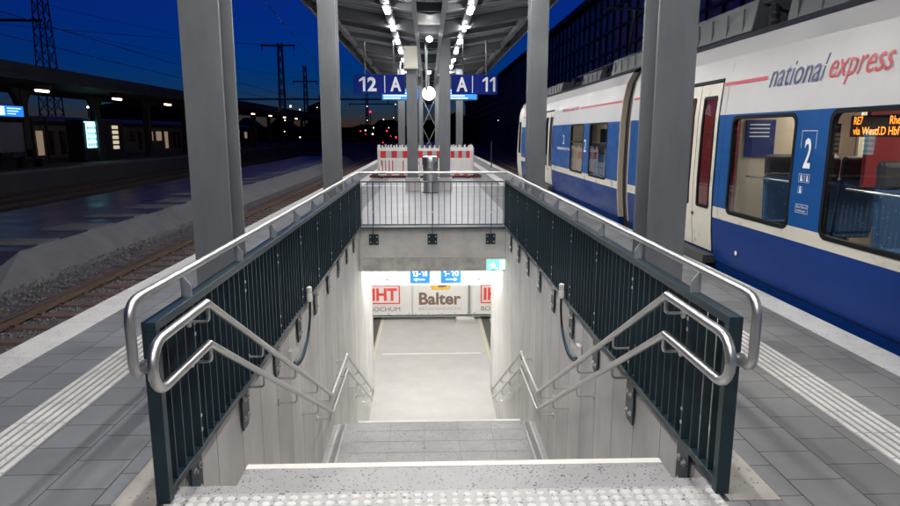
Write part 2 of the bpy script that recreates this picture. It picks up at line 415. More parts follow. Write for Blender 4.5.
# tunnel
b = MB(); b.box(WL - .2, WR + .2, 12.0, 14.72, FLOOR - .2, FLOOR); b.box(-9, 9, 14.72, 21.6, FLOOR - .2, FLOOR)
struct(b.build('tunnel_floor', 'tun_floor'))
b = MB(); b.box(WL, WR, 17.33, 17.40, FLOOR - .1, FLOOR + .004); struct(b.build('floor_joint', 'edge_white'))
b = MB(); b.box(WL, WR, 12.452, 14.68, -.812, -.785); b.box(-9, 9, 14.70, 21.6, -1.1, -1.05)
struct(b.build('tunnel_ceiling', 'white_paint'))
t = thing('tunnel_wall', (0, 21.7, FLOOR), 'bright white cross tunnel walls behind the banners', 'wall')
b = MB(); b.box(-9.2, 9.2, 21.6, 21.8, FLOOR, -1.1); b.build('wall_face', 'white_paint', t)
b = MB(); b.box(-9.2, PW - .002, 14.5, 14.7, FLOOR, -1.1); b.box(PE + .002, 9.2, 14.5, 14.7, FLOOR, -1.1); b.box(PW, PE, 14.71, 14.75, -1.1, -.8); b.build('wall_face', 'white_paint', t)
b = MB(); b.box(-9.2, -9, 14.7, 21.6, FLOOR, -1.1); b.box(9, 9.2, 14.7, 21.6, FLOOR, -1.1); b.build('end_wall', 'white_paint', t)
for xx, sd in ((-1.72, 'left'), (1.86, 'right')):
    b = MB(); b.mat(0); b.box(xx - .13, xx + .13, 15.0, 21.2, FLOOR - .02, FLOOR + .004)
    b.mat(1)
    xl = xx + (.20 if xx < 0 else -.20); b.box(xl - .018, xl + .018, 15.0, 21.2, FLOOR - .02, FLOOR + .004)
    struct(b.build('drain_channel', ['drain', 'yellow']))
# lamps of the tunnel
first = None
def lamp_tube(name, x0, x1, y0, y1, z, lab, m, grp, root=None):
    t = thing(name, ((x0 + x1) / 2, (y0 + y1) / 2, z), lab, 'lamp', grp)
    b = MB(); b.box(x0 - .02, x1 + .02, y0 - .02, y1 + .02, z, z + .05); b.build('housing', 'white_paint', t)
    b = MB(); b.box(x0, x1, y0, y1, z - .035, z - .001); b.build('diffuser', m, t); return t
lamp_tube('tunnel_lamp', WL + .03, WL + .13, 12.7, 14.4, -.865, 'ceiling lamp washing the left tunnel jamb', 'lamp_j', 'strip lamps of the tunnel')
lamp_tube('tunnel_lamp', WR - .13, WR - .03, 12.7, 14.4, -.865, 'ceiling lamp washing the right tunnel jamb', 'lamp_j', 'strip lamps of the tunnel')
lamp_tube('tunnel_lamp', -5.5, 5.5, 16.4, 16.5, -1.155, 'long ceiling lamp row in front of the banners', 'lamp_t', 'strip lamps of the tunnel')
lamp_tube('tunnel_lamp', -5.5, 5.5, 19.4, 19.5, -1.155, 'long ceiling lamp row right above the banners', 'lamp_t', 'strip lamps of the tunnel')
# portal board with signs
t = thing('portal_board', (0, 14.6, -1.4), 'white board across the tunnel mouth with blue track signs', 'board')
b = MB(); b.box(WL + .01, WR - .01, 14.56, 14.60, -1.69, -1.1); b.build('board_panel', 'white_paint', t)
for x in (-.95, 1.15): b = MB(); b.tube([(x, 14.56, -1.55), (x, 14.53, -1.55)], .022, 8); b.build('bolt', 'galv_dark', t)
for (xa, xb, txt, d) in ((-.43, .015, '13-18', -1), (.28, .735, '1-10', 1)):
    s = thing('track_sign', ((xa + xb) / 2, 14.55, -1.5), 'small blue sign reading %s over a white arrow pointing %s' % (txt, 'left' if d < 0 else 'right'), 'sign', 'blue track signs over the tunnel')
    b = MB(); b.box(xa, xb, 14.535, 14.558, -1.63, -1.22); b.build('panel', 'guideblue', s)
    b = MB(); num_front(b, txt, xa + .05, xb - .05, -1.475, -1.345, 14.533, .03); b.build('lettering', 'guidewhite', s)
    b = MB(); cxm = (xa + xb) / 2
    b.box(cxm - .12, cxm + .12, 14.531, 14.534, -1.565, -1.535)
    b.prism([(cxm + d * .15, -1.55), (cxm + d * .07, -1.505), (cxm + d * .07, -1.595)], 'y', 14.530, 14.533)
    b.build('arrow', 'guidewhite', s)
# emergency exit sign
s = thing('exit_sign', (1.27, 11.95, -.67), 'small lit green and white emergency exit sign on the beam', 'sign')
b = MB(); b.box(1.075, 1.445, 11.915, 11.984, -.785, -.575); b.build('housing', 'bar_white', s)
b = MB(); b.box(1.085, 1.435, 11.905, 11.914, -.775, -.585); b.build('panel', 'exit_g', s)
b = MB()
b.prism(round_rect(1.19, 1.225, -.66, -.625, .015, 4), 'y', 11.900, 11.904)
b.prism([(1.16, -.67), (1.235, -.665), (1.25, -.715), (1.30, -.75), (1.28, -.765), (1.225, -.73), (1.17, -.76), (1.15, -.745), (1.19, -.715)], 'y', 11.900, 11.904)
b.prism([(1.12, -.69), (1.16, -.655), (1.17, -.67), (1.13, -.705)], 'y', 11.9, 11.904)
b.box(1.33, 1.425, 11.900, 11.904, -.765, -.595)
b.build('pictogram', 'exit_w', s)

# banners on a construction fence
t = thing('construction_fence', (0, 20.72, FLOOR), 'mesh construction fence frames carrying white advertising banners', 'fence')
for xa in (-3.5, 1.31, 4.9):
    b = MB(); b.tube([(xa, 20.66, FLOOR + .05), (xa, 20.66, -1.75)], .03, 8); b.build('post', 'galv', t)
    b = MB(); b.prism([(xa - .48, FLOOR), (xa + .2, FLOOR), (xa + .16, FLOOR + .12), (xa - .42, FLOOR + .14)], 'y', 20.25, 20.60); b.build('foot_block', 'conc', t)
b = MB()
for z in (-4.2, -1.9): b.tube([(-3.5, 20.72, z), (4.9, 20.72, z)], .018, 6)
for k in range(40): b.tube([(-3.4 + k * .21, 20.72, -4.2), (-3.4 + k * .21, 20.72, -1.9)], .003, 4)
b.build('mesh_frame', 'galv', t)
def banner(xa, xb, lab):
    s = thing('banner', ((xa + xb) / 2, 20.7, -3.2), lab, 'banner', 'advertising banners on the construction fence')
    b = MB(); n = 20; n0 = len(b.v)
    for j in range(2):
        for i in range(n + 1):
            x = xa + (xb - xa) * i / n; b.v.append((x, 20.695, -4.14 if j == 0 else -2.1))
    for i in range(n): b.face((n0 + i, n0 + i + 1, n0 + n + 2 + i, n0 + n + 1 + i))
    for i in range(n + 1):
        x, _, z = b.v[n0 + i]; b.v[n0 + i] = (x, 20.695, z + .012 * (i % 2))
    b.build('cloth', 'banner', s)
    b = MB()
    for i in range(5):
        b.tube([(xa + .1 + (xb - xa - .2) * i / 4, 20.693, -4.09), (xa + .1 + (xb - xa - .2) * i / 4, 20.688, -4.09)], .018, 8)
    b.build('eyelet', 'b_grey', s)
    return s
def iht(s, x0):
    w = 1.0
    b = MB()
    for q in ((x0, x0 + w, -3.76, -3.72), (x0, x0 + w, -3.17, -3.13), (x0, x0 + .04, -3.72, -3.17), (x0 + w - .04, x0 + w, -3.72, -3.17)): b.box(q[0], q[1], 20.688, 20.692, q[2], q[3])
    b.prism([(x0, -3.13), (x0 + .12, -3.02), (x0 + w, -3.02), (x0 + w, -3.05), (x0 + .14, -3.05), (x0 + .05, -3.13)], 'y', 20.688, 20.692)
    text_front(b, 'IHT', x0 + .10, x0 + w - .09, -3.65, -3.23, 20.689, .035)
    b.build('emblem', 'b_red', s)
    b = MB(); text_front(b, 'BOCHUM', x0 + .02, x0 + w, -4.01, -3.86, 20.689, .0); b.build('lettering', 'b_grey', s)
s = banner(-3.45, -.56, 'white banner with red boxed IHT and the word BOCHUM left of the yellow logo'); iht(s, -1.95)
s = banner(-.54, 1.375, 'white banner with brown Balter lettering under a yellow logo')
b = MB(); text_front(b, 'Balter', -.33, 1.05, -3.80, -3.38, 20.689, .03); b.build('lettering', 'b_brown', s)
b = MB(); text_front(b, 'BAUUNTERNEHMUNG', -.33, 1.05, -3.98, -3.88, 20.689, 0); b.build('small_lettering', 'b_pale', s)
b = MB(); b.prism([(.10, -3.29), (.66, -3.29), (.70, -3.22), (.72, -2.75), (.04, -2.75), (.06, -3.22)], 'y', 20.687, 20.692); b.build('logo', 'b_yellow', s)
b = MB(); text_front(b, 'B', .30, .60, -3.21, -2.85, 20.684, .03); b.build('logo_letter', 'b_brown', s)
s = banner(1.385, 4.3, 'white banner with red boxed IHT and BOCHUM cut off by the right jamb'); iht(s, 1.70)

# ------------------------------------------------------------------ stairs
t = thing('staircase', (0, TOPY, FLOOR), 'grey speckled stone staircase with white nosings going down into the tunnel', 'staircase')
def step(x0, x1, y0, y1, z, bot, nose=True):
    b = MB(); b.box(x0, x1, y0, y1, bot, z); o = b.build('step', 'terrazzo', t)
    b = MB(); b.box(x0 - .001, x1 + .001, y1 - .045, y1 + .004, z - .035, z + .0025); b.build('nosing', 'nosing', o)
step(SL, SR, 2.966, TOPY, 0, -.4)
for i in range(1, 13): step(SL, SR, TOPY + GO * (i - 1), TOPY + GO * i, -RISE * i, -RISE * i - .35)
step(SL, SR, LY0, LY1, LAND, LAND - .4)
for i in range(1, 13): step(SL, SR, LY1 + GO * (i - 1), LY1 + GO * i, LAND - RISE * i, LAND - RISE * i - .35)
b = MB()
for i in range(1, 5): b.box(SL + .3 * i * 1.5, SL + .3 * i * 1.5 + .004, LY0 + .01, LY1 - .05, LAND - .02, LAND + .0012)
for i in range(1, 5): b.box(SL, SR, LY0 + .3 * i, LY0 + .3 * i + .004, LAND - .02, LAND + .0012)
b.build('tile_joint', 'b_grey', t)
for xa, xb in ((WL + .001, SL - .003), (SR + .003, WR - .001)):
    b = MB()
    b.box(xa, xb, 2.966, 3.05, -.5, -.003)
    sl = RISE / GO; off = .20
    prof = [(3.05, -.003), (3.05, -off + .06), (LY0, -off + .06 - (LY0 - 3.05) * sl), ]
    y1 = LY0; z1 = LAND - .02
    prof = [(3.05, -.10), (LY0 - .05, LAND + .02), (LY0 + .1, LAND - .015), (LY1 - .05, LAND - .015), (FY + .1, FLOOR + .002)]
    low = [(y, z - .3) for y, z in reversed(prof)]
    b.prism(prof + low, 'x', xa, xb); b.build('side_ramp', 'terrazzo', t)
    b = MB(); xm = xa + .07 if xa < 0 else xb - .07
    w = .012
    for x in (xm, xm + (.09 if xa < 0 else -.09)):
        pr = [(y, z + .012) for y, z in prof]; lo = [(y, z - .05) for y, z in reversed(prof)]
        b.prism(pr + lo, 'x', x - w, x + w)
    b.build('gutter_rib', 'conc', t)

# ------------------------------------------------------------------ railings round the stairwell
posts = [3.36 + .97 * k for k in range(9)]
_bolt = {}
def stair_fence(side):
    L_ = side < 0
    xc = -1.273 if L_ else 1.435
    xi = xc - side * .033; wall = WL if L_ else WR
    t = thing('stair_fence', (xc, 7.4, 0), 'dark blue-green flat-bar fence with steel handrail on the %s side of the stairwell' % ('track 12' if L_ else 'train'), 'railing', 'dark fences along the stairwell')
    x0, x1 = xc - .033, xc + .033
    b = MB(); b.box(x0, x1, 2.88, 11.99, .862, .905); b.build('top_rail', 'anthracite', t, bevel=.003)
    b = MB(); b.box(x0 + .006, x1 - .006, 2.935, 11.97, .025, .062); b.build('bottom_rail', 'anthracite', t, bevel=.003)
    b = MB(); b.box(x0, x1, 2.88, 2.93, .005, .8615); b.build('post', 'anthracite', t, bevel=.003)
    b = MB(); b.box(x0 + .002, x1 - .002, 11.94, 11.985, .005, .8615); b.build('post', 'anthracite', t)
    edges = [2.905] + posts + [11.96]
    for k in range(len(edges) - 1):
        a, c = edges[k], edges[k + 1]; n = max(2, round((c - a) / .1078))
        b = MB()
        for i in range(1, n):
            y = a + (c - a) * i / n; b.box(xc - .022, xc + .022, y - .005, y + .005, .0625, .8615)
        b.build('bar_panel', 'anthracite', t)
    for y in posts:
        b = MB(); b.box(xc - .030, xc + .030, y - .008, y + .008, .063, .861)
        xa, xb = sorted((wall - side * .014, wall - side * .026))
        b.prism([(y - .07, .14), (y + .07, .14), (y + .07, -.27), (y + .02, -.27), (y - .07, -.20)] if 0 else [(y - .085, .024), (y + .075, .024), (y + .075, -.235), (y + .035, -.28), (y - .085, -.28)], 'x', xa, xb)
        pst = b.build('post', 'anthracite', t)
        xo = xb if L_ else xa; s_ = -side
        def put(mesh_key, x_, y_, z_):
            if mesh_key not in _bolt:
                b = MB(); b.tube([(x_, y_, z_), (x_ + s_ * (.006 if mesh_key[0] == 'p' else .003), y_, z_)], .020 if mesh_key[0] == 'p' else .011, 10)
                if mesh_key[0] == 'p': b.tube([(x_ + s_ * .006, y_, z_), (x_ + s_ * .018, y_, z_)], .011, 6)
                o = b.build('bolt', 'steel', pst); _bolt[mesh_key] = (o.data, Vector((x_, y_, z_)))
            else:
                me, p0 = _bolt[mesh_key]; o = bpy.data.objects.new('bolt', me); COL.objects.link(o); o.parent = pst; o.location = Vector((x_, y_, z_)) - p0
        for zz in (-.07, -.21):
            for yy in (y - .04, y + .035): put(('p', side), xo, yy, zz)
        for zz in (.16, .24, .70, .76): put(('b', side), xc + s_ * .0302, y, zz)
    # handrail
    xr = -1.295 if L_ else 1.462
    pts = [(xr, 2.885, .70), (xr, 2.755, .70), (xr, 2.755, 1.03), (xr, 11.985, 1.035)]
    b = MB(); b.tube(corner_path(pts, .10, 8), .0225, 14); b.build('handrail', 'steel', t, smooth=40)
    b = MB(); b.tube([(xr, 2.879, .70), (xr, 2.868, .70)], .034, 14); b.build('rosette', 'steel', t, smooth=40)
    for y in [3.36, 4.33] + posts[2:]:
        b = MB()
        q = [(xc - side * .028, .9055), (xc + side * .026, .9055), (xc + side * .026, 1.012), (xc + side * .008, 1.012), (xc - side * .028, .965)]
        b.prism(q, 'y', y - .004, y + .004); b.build('handrail_bracket', 'galv', t)
    return t
stair_fence(-1); stair_fence(1)
t = thing('rear_fence', (0, 11.97, 0), 'light galvanised round-bar railing across the far end of the stairwell', 'railing')
b = MB(); b.tube([(-1.295, 11.985, 1.035), (1.462, 11.985, 1.035)], .0225, 12); b.build('handrail', 'steel', t, smooth=40)
b = MB(); b.box(-1.23, 1.39, 11.945, 11.985, .86, .885); b.build('top_rail', 'galv_dark', t)
b = MB(); b.box(-1.23, 1.39, 11.945, 11.985, .07, .09); b.build('bottom_rail', 'galv_dark', t)
b = MB()
n = 24
for i in range(n + 1):
    x = -1.225 + 2.61 * i / n; b.tube([(x, 11.965, .09), (x, 11.965, .86)], .0065, 6)
b.build('bar_panel', 'galv_dark', t)
for x in (-1.02, .07, 1.16):
    b = MB(); b.box(x - .006, x + .006, 11.90, 11.94, -.26, .86); b.box(x - .09, x + .09, 11.982, 11.999, -.30, -.10); b.box(x - .006, x + .006, 11.94, 11.985, -.27, -.12)
    pst = b.build('post', 'anthracite', t)
    for dx in (-.06, .06):
        for zz in (-.25, -.15): b = MB(); b.tube([(x + dx, 11.981, zz), (x + dx, 11.972, zz)], .013, 8); b.build('bolt', 'steel', pst)
    b = MB(); b.box(x - .012, x + .012, 11.89, 11.899, .30, .34); b.build('clamp', 'steel', pst)

# stair handrails (double rail on each wall)
def stair_handrail(side):
    L_ = side < 0; x = -1.15 if L_ else 1.29; wall = WL if L_ else WR
    k1 = 3.30 if L_ else 3.38
    t = thing('stair_handrail', (x, k1, 0), 'double stainless stair handrail fixed to the %s stairwell wall' % ('left' if L_ else 'right'), 'handrail', 'double handrails down the stairs')
    U = [(x, 2.72, .80), (x, 2.72, .885), (x, k1, .885), (x, 7.26, -1.275), (x, 8.68, -1.275), (x, 12.25, -3.30)]
    up = .885; lo = .665
    up_pts = [(x, 2.72, up), (x, k1, up), (x, 7.26, -1.275), (x, 8.68, -1.275), (x, 12.35, -3.30)]
    lo_pts = [(x, 2.72, lo), (x, k1, lo), (x, 7.26, -1.495), (x, 8.68, -1.495), (x, 12.35, -3.52)]
    arc = []
    for i in range(11):
        a = pi / 2 + pi * i / 10; arc.append((x, 2.72 + .11 * cos(a) * 1.0, (up + lo) / 2 + .11 * sin(a)))
    path = [up_pts[1], (x, 2.95, up)] + arc + [(x, 2.95, lo), lo_pts[1]]
    b = MB(); b.tube(path, .0225, 14); b.build('end_loop', 'steel', t, smooth=40)
    for pts, nm in ((up_pts, 'upper_rail'), (lo_pts, 'lower_rail')):
        b = MB(); b.tube(corner_path([pts[1]] + pts[2:], .012, 2), .021, 12); rail = b.build(nm, 'steel', t, smooth=35)
        def zat(y):
            for q in range(1, len(pts) - 1):
                a, c = pts[q], pts[q + 1]
                if a[1] <= y <= c[1]: return a[2] + (c[2] - a[2]) * (y - a[1]) / (c[1] - a[1])
            return pts[-1][2]
        for y in (k1 + .02, 4.33, 5.35, 6.35, 7.10, 8.74, 9.9, 11.0, 12.1):
            z = zat(y); bb = MB(); w = wall if y > 3.6 else wall - side * .05
            bb.tube(corner_path([(x, y, z - .015), (x, y, z - .095), (w - side * .012, y + .005, z - .095)], .03, 4), .0085, 8)
            bb.tube([(w - side * .001, y, z - .095), (w - side * .012, y, z - .095)], .03, 12)
            bb.build('wall_bracket', 'steel', rail, smooth=40)
    b = MB(); b.tube(corner_path([(x, 12.35, -3.30), (x, 12.55, -3.33), (x, 12.55, -3.53), (x, 12.35, -3.52)], .08, 5), .0215, 10); b.build('end_loop', 'steel', t, smooth=40)
stair_handrail(-1); stair_handrail(1)

# cables hanging from the fences
for x, y0, wallx, lab in ((-1.22, 6.5, WL, 'left'), (1.38, 6.55, WR, 'right')):
    t = thing('hanging_cable', (x, y0, .1), 'blue-black cable with pale plug hanging from the %s dark fence' % lab, 'cable', 'cables hanging from the stairwell fences')
    b = MB(); b.lathe([(.018, -.05), (.03, -.04), (.03, .03), (.02, .045), (.028, .05), (.028, .10), (.015, .11)], (x, y0, .10), 12); b.build('plug', 'plug', t, smooth=40)
    for k, mt in ((0, 'cable'), (1, 'black')):
        b = MB(); dx = wallx - x; e = k * .03
        ctl = [(x, y0, .06), (x, y0 - e * .4, -.10), (x + dx * .3, y0 - .02, -.30 - e), (x + dx * .6, y0 - .22, -.47 - e), (x + dx * .8, y0 - .48, -.44 - e), (x + dx * .8, y0 - .62, -.34)]
        pts = corner_path(ctl, .3, 5)
        b.tube(pts, .012, 8); b.build('cord', mt, t, smooth=60)
    b = MB(); b.box(min(wallx, wallx - (.04 if x > 0 else -.04)), max(wallx, wallx - (.04 if x > 0 else -.04)), y0 - .70, y0 - .60, -.36, -.24); b.build('socket', 'plug', t, bevel=.005)

# ------------------------------------------------------------------ canopy
zc = 4.47
def roofz(x): return zc + .165 * abs(x - .06)
XL, XR = -3.05, 3.15
t = thing('platform_canopy', (0, 30, zc), 'grey steel platform canopy with rows of lamps overhead', 'canopy')
b = MB()
for sx, xe in ((-1, XL), (1, XR)):
    # trapezoidal sheet, ribs run across the platform
    y = -6.
    while y < 66:
        b.quad((.06, y, roofz(.06) + .16), (xe, y, roofz(xe) + .16), (xe, y + .2, roofz(xe) + .16), (.06, y + .2, roofz(.06) + .16))
        b.quad((.06, y + .2, roofz(.06) + .16), (xe, y + .2, roofz(xe) + .16), (xe, y + .25, roofz(xe) + .21), (.06, y + .25, roofz(.06) + .21))
        b.quad((.06, y + .25, roofz(.06) + .21), (xe, y + .25, roofz(xe) + .21), (xe, y + .40, roofz(xe) + .21), (.06, y + .40, roofz(.06) + .21))
        b.quad((.06, y + .40, roofz(.06) + .21), (xe, y + .40, roofz(xe) + .21), (xe, y + .45, roofz(xe) + .16), (.06, y + .45, roofz(.06) + .16))
        y += .45
b.build('roof_sheet', 'roof', t)
b = MB(); b.prism([(XL, roofz(XL) + .24), (.06, roofz(.06) + .24), (XR, roofz(XR) + .24), (XR, roofz(XR) + .30), (.06, zc + .30), (XL, roofz(XL) + .30)], 'y', -6, 66.2); b.build('roof_top', 'roof', t)
def cross(y, dpt, w, nm, m='roof_steel', z0=0):
    b = MB()
    for xe in (XL + .12, XR - .12):
        b.prism([(.06, roofz(.06) + .155 - dpt), (xe, roofz(xe) + .155 - dpt * .6), (xe, roofz(xe) + .155), (.06, roofz(.06) + .155)], 'y', y - w / 2 + .02, y + w / 2 - .02)
        b.prism([(.06, roofz(.06) + .155 - dpt - .015), (xe, roofz(xe) + .155 - dpt * .6 - .015), (xe, roofz(xe) + .155 - dpt * .6), (.06, roofz(.06) + .155 - dpt)], 'y', y - w / 2, y + w / 2)
    b.build(nm, m, t)
mains = [-1.0, 5.17, 11.35, 18.2, 25.0, 31.5, 38, 45, 52, 59]
for y in mains: cross(y, .34, .26, 'main_beam')
for a, c in zip(mains[:-1], mains[1:]):
    for k in (1, 2): cross(a + (c - a) * k / 3, .15, .12, 'purlin')
for xe in (XL, XR):
    s_ = 1 if xe > 0 else -1
    b = MB(); b.box(min(xe, xe - s_ * .06), max(xe, xe - s_ * .06), -6, 66, roofz(xe) - .10, roofz(xe) + .158); b.build('edge_gutter', 'roof_steel', t)
    xi = xe - s_ * .42
    b = MB(); b.box(xi - .06, xi + .06, -6, 66, roofz(xi) - .06, roofz(xi) + .10); b.build('edge_beam', 'roof_steel', t)
b = MB()
for x in (-.27, .35):
    b.box(x - .05, x + .05, -6, 66, 4.26, 4.30); b.box(x - .012, x + .012, -6, 66, 4.30, 4.55)
b.box(-.26, .34, -6, 66, 4.52, 4.56)
b.build('spine_beam', 'roof_pale', t)
for k in range(22):
    b = MB(); b.box(-.258, .338, -4 + 3.1 * k, -3.93 + 3.1 * k, 4.31, 4.50); b.build('spine_rib', 'roof_steel', t)
for x in (-.93, 1.00):
    b = MB(); b.box(x - .10, x + .10, -6, 64, 4.565, 4.63); b.box(x - .04, x + .04, -6, 64, 4.63, roofz(x) + .13); b.build('lamp_trunking', 'roof_steel', t)
lamp0 = None; kk = 0
for k in range(-7, 14):
    y = 15.75 + 2.6 * k
    for x in (-.93, 1.00):
        sidew = 'left' if x < 0 else 'right'
        if k >= 0: lab = 'lit canopy lamp, number %d from the viewer in the %s row' % (k + 1, sidew)
        else: lab = 'lit canopy lamp of the %s row above the stairwell' % sidew
        if lamp0 is None:
            lamp0 = thing('canopy_lamp', (x, y, 4.56), lab, 'lamp', 'strip lamps under the platform canopy')
            b = MB(); b.prism(round_rect(x - .075, x + .075, y - .48, y + .48, .07, 4), 'z', 4.545, 4.564); b.build('housing', 'roof_steel', lamp0)
            b = MB(); b.prism(round_rect(x - .052, x + .052, y - .40, y + .40, .05, 4), 'z', 4.515, 4.5445); b.build('diffuser', 'lamp', lamp0)
        else: dup(lamp0, (x, y, 4.56), lab)
cl = None
for y, lab in ((17.6, 'nearer small round lamp hanging on the canopy centreline'), (27.0, 'second small round lamp hanging on the canopy centreline')):
    if cl is None:
        cl = thing('pendant_lamp', (.05, y, 4.2), lab, 'lamp', 'round pendant lamps on the canopy centreline')
        b = MB(); b.tube([(.05, y, 4.27), (.05, y, 4.20)], .012, 6); b.build('stem', 'roof_steel', cl)
        b = MB(); b.lathe([(.03, .06), (.06, .05), (.09, 0), (.06, -.05), (.02, -.07)], (.05, y, 4.15), 16); b.build('globe', 'lamp_c', cl, smooth=60)
    else: dup(cl, (.05, y, 4.2), lab)

# ------------------------------------------------------------------ columns (I-profile)
def icol(x, y, w, d, ztop, lab, grp, plinth=0, side=0):
    t = thing('platform_column', (x, y, 0), lab, 'column', grp)
    b = MB(); f = .028 if w > .2 else .02
    b.box(x - w / 2, x + w / 2, y - d / 2, y - d / 2 + f, plinth, ztop); b.box(x - w / 2, x + w / 2, y + d / 2 - f, y + d / 2, plinth, ztop)
    b.box(x - .011, x + .011, y - d / 2 + f, y + d / 2 - f, plinth, ztop)
    b.build('shaft', 'col_paint', t, bevel=.004)
    if plinth:
        b = MB(); b.box(x - w / 2 - .06, x + w / 2 + .06, y - d / 2 - .06, y + d / 2 + .06, 0, plinth - .001); b.build('plinth', 'conc', t, bevel=.012)
    else:
        b = MB(); b.box(x - w / 2 - .06, x + w / 2 + .06, y - d / 2 - .06, y + d / 2 + .06, .004, .03)
        pl = b.build('base_plate', 'col_paint', t, bevel=.003)
        b = MB()
        for dx in (-1, 1):
            for dy in (-1, 1): b.tube([(x + dx * (w / 2 + .03), y + dy * (d / 2 + .03), .03), (x + dx * (w / 2 + .03), y + dy * (d / 2 + .03), .06)], .014, 6)
        b.build('bolt', 'steel', pl)
    return t
G1 = 'tall grey I-section columns beside the stairwell'; G2 = 'grey canopy columns on the far platform area'
icol(-1.655, 5.17, .29, .36, roofz(1.65) - .16, 'nearest thick grey steel column left of the stairwell', G1)
icol(1.865, 5.17, .30, .36, roofz(1.86) - .16, 'nearest thick grey steel column between the stairwell and the train', G1)
icol(-1.655, 11.40, .29, .36, roofz(1.65) - .16, 'second grey steel column left of the stairwell, at its far corner', G1)
icol(1.865, 11.40, .30, .36, roofz(1.86) - .16, 'second grey steel column on the train side, at the far corner of the stairwell', G1)
icol(-.475, 20.3, .33, .3, 4.26, 'grey column on a concrete plinth left of the steel bin, carrying the beige cabinet', G2, .40)
icol(.515, 20.3, .33, .3, 4.5, 'grey column on a concrete plinth right of the steel bin', G2, .40)
icol(-1.17, 29.5, .29, .3, 4.5, 'slimmer grey column rising behind the left part of the barriers', G2)
icol(1.40, 29.5, .29, .3, 4.5, 'slimmer grey column rising behind the right part of the barriers', G2)
icol(-.40, 38, .24, .3, 4.5, 'distant thin grey column just left of the clock', G2)
icol(.52, 38, .24, .3, 4.5, 'distant thin grey column just right of the clock', G2)
for x in (-1.17, 1.40):
    pass
t = thing('cross_bracing', (.06, 38, 0), 'thin diagonal bracing between the two distant columns', 'bracing')
b = MB()
for z in (.6, 2.2):
    b.tube([(-.27, 38, z), (.39, 38, z + 1.4)], .022, 6); b.tube([(.39, 38.03, z), (-.27, 38.03, z + 1.4)], .022, 6)
b.build('brace', 'galv', t)

# cabinet, pole, clock
t = thing('control_cabinet', (-.5, 20.1, 3.6), 'beige metal cabinet mounted high on the left centre column', 'cabinet')
b = MB(); b.box(-.715, -.29, 19.92, 20.14, 3.62, 4.27); bx = b.build('box', 'cabinet', t, bevel=.01)
b = MB(); b.box(-.695, -.31, 19.905, 19.918, 3.64, 4.25); d = b.build('door', 'cabinet', t, bevel=.006)
b = MB(); b.tube([(-.67, 19.905, 4.17), (-.67, 19.893, 4.17)], .014, 8); b.tube([(-.67, 19.905, 3.72), (-.67, 19.893, 3.72)], .014, 8); b.build('lock', 'darkgrey', d)
b = MB()
for k in range(3):
    b.tube([(-.6 + .05 * k, 20.02, 4.27), (-.62 + .05 * k, 20.02, 4.36), (-.5 + .06 * k, 20.03, 4.40), (-.42 + .06 * k, 20.03, 4.33)], .012, 6)
b.build('conduit', 'black', t, smooth=60)
t = thing('hanging_pole', (-.035, 18.9, 3.0), 'slim pale pipe hanging from the canopy in front of the clock', 'pole')
b = MB(); b.tube([(-.035, 18.9, 4.4), (-.035, 18.9, 2.95)], .038, 12); b.build('pipe', 'galv', t, smooth=40)
b = MB(); b.box(-.09, .02, 18.85, 18.95, 4.2, 4.26); b.build('clamp', 'roof_steel', t)
t = thing('platform_clock', (.04, 26, 3.26), 'round white backlit station clock under the canopy', 'clock')
b = MB(); b.tube([(.04, 25.93, 3.26), (.04, 26.07, 3.26)], .285, 32); b.build('case', 'darkgrey', t, smooth=40)
b = MB(); b.tube([(.04, 25.915, 3.26), (.04, 25.929, 3.26)], .262, 32); f_ = b.build('face', 'clock', t, smooth=40)
b = MB()
for i in range(12):
    a = 2 * pi * i / 12; b.prism([(.04 + .235 * sin(a) - .008, 3.26 + .235 * cos(a) - .012), (.04 + .235 * sin(a) + .008, 3.26 + .235 * cos(a) - .012), (.04 + .235 * sin(a) + .008, 3.26 + .235 * cos(a) + .012), (.04 + .235 * sin(a) - .008, 3.26 + .235 * cos(a) + .012)], 'y', 25.910, 25.914)
b.prism([(.035, 3.25), (.045, 3.25), (.12, 3.42), (.11, 3.43)], 'y', 25.908, 25.911); b.prism([(.03, 3.26), (.05, 3.26), (-.04, 3.38), (-.055, 3.37)], 'y', 25.908, 25.911)
b.build('hands', 'black', f_)
b = MB(); b.tube([(.04, 26, 3.55), (.04, 26, 4.26)], .025, 8); b.build('stem', 'galv', t)

# signs 12 | A and A | 11
def plat_sign(xa, xb, num, left, lab):
    y = 20.6
    t = thing('track_number_sign', ((xa + xb) / 2, y, 3.2), lab, 'sign', 'blue hanging track number signs')
    b = MB(); b.box(xa, xb, y, y + .10, 2.93, 3.52); b.build('panel', 'signblue', t, bevel=.01)
    b = MB()
    if left:
        num_front(b, num, xa + .16, xa + .70, 3.01, 3.44, y - .004, .035)
        text_front(b, 'A', xa + 1.12, xa + 1.46, 3.01, 3.44, y - .004, .03); b.box(xa + .94, xa + .965, y - .006, y - .003, 2.97, 3.48)
    else:
        text_front(b, 'A', xa + .15, xa + .49, 3.01, 3.44, y - .004, .03)
        num_front(b, num, xb - .47, xb - .07, 3.01, 3.44, y - .004, .035); b.box(xa + .63, xa + .655, y - .006, y - .003, 2.97, 3.48)
    b.build('lettering', 'signwhite', t)
    for x in (xa + .35, xb - .35):
        b = MB(); b.tube([(x, y + .05, 3.52), (x, y + .05, 4.5)], .02, 8); b.build('hanger', 'roof_steel', t)
plat_sign(-2.27, -.70, '12', True, 'blue hanging sign reading 12 and A left of the clock')
plat_sign(.735, 2.15, '11', False, 'blue hanging sign reading A and 11 right of the clock')
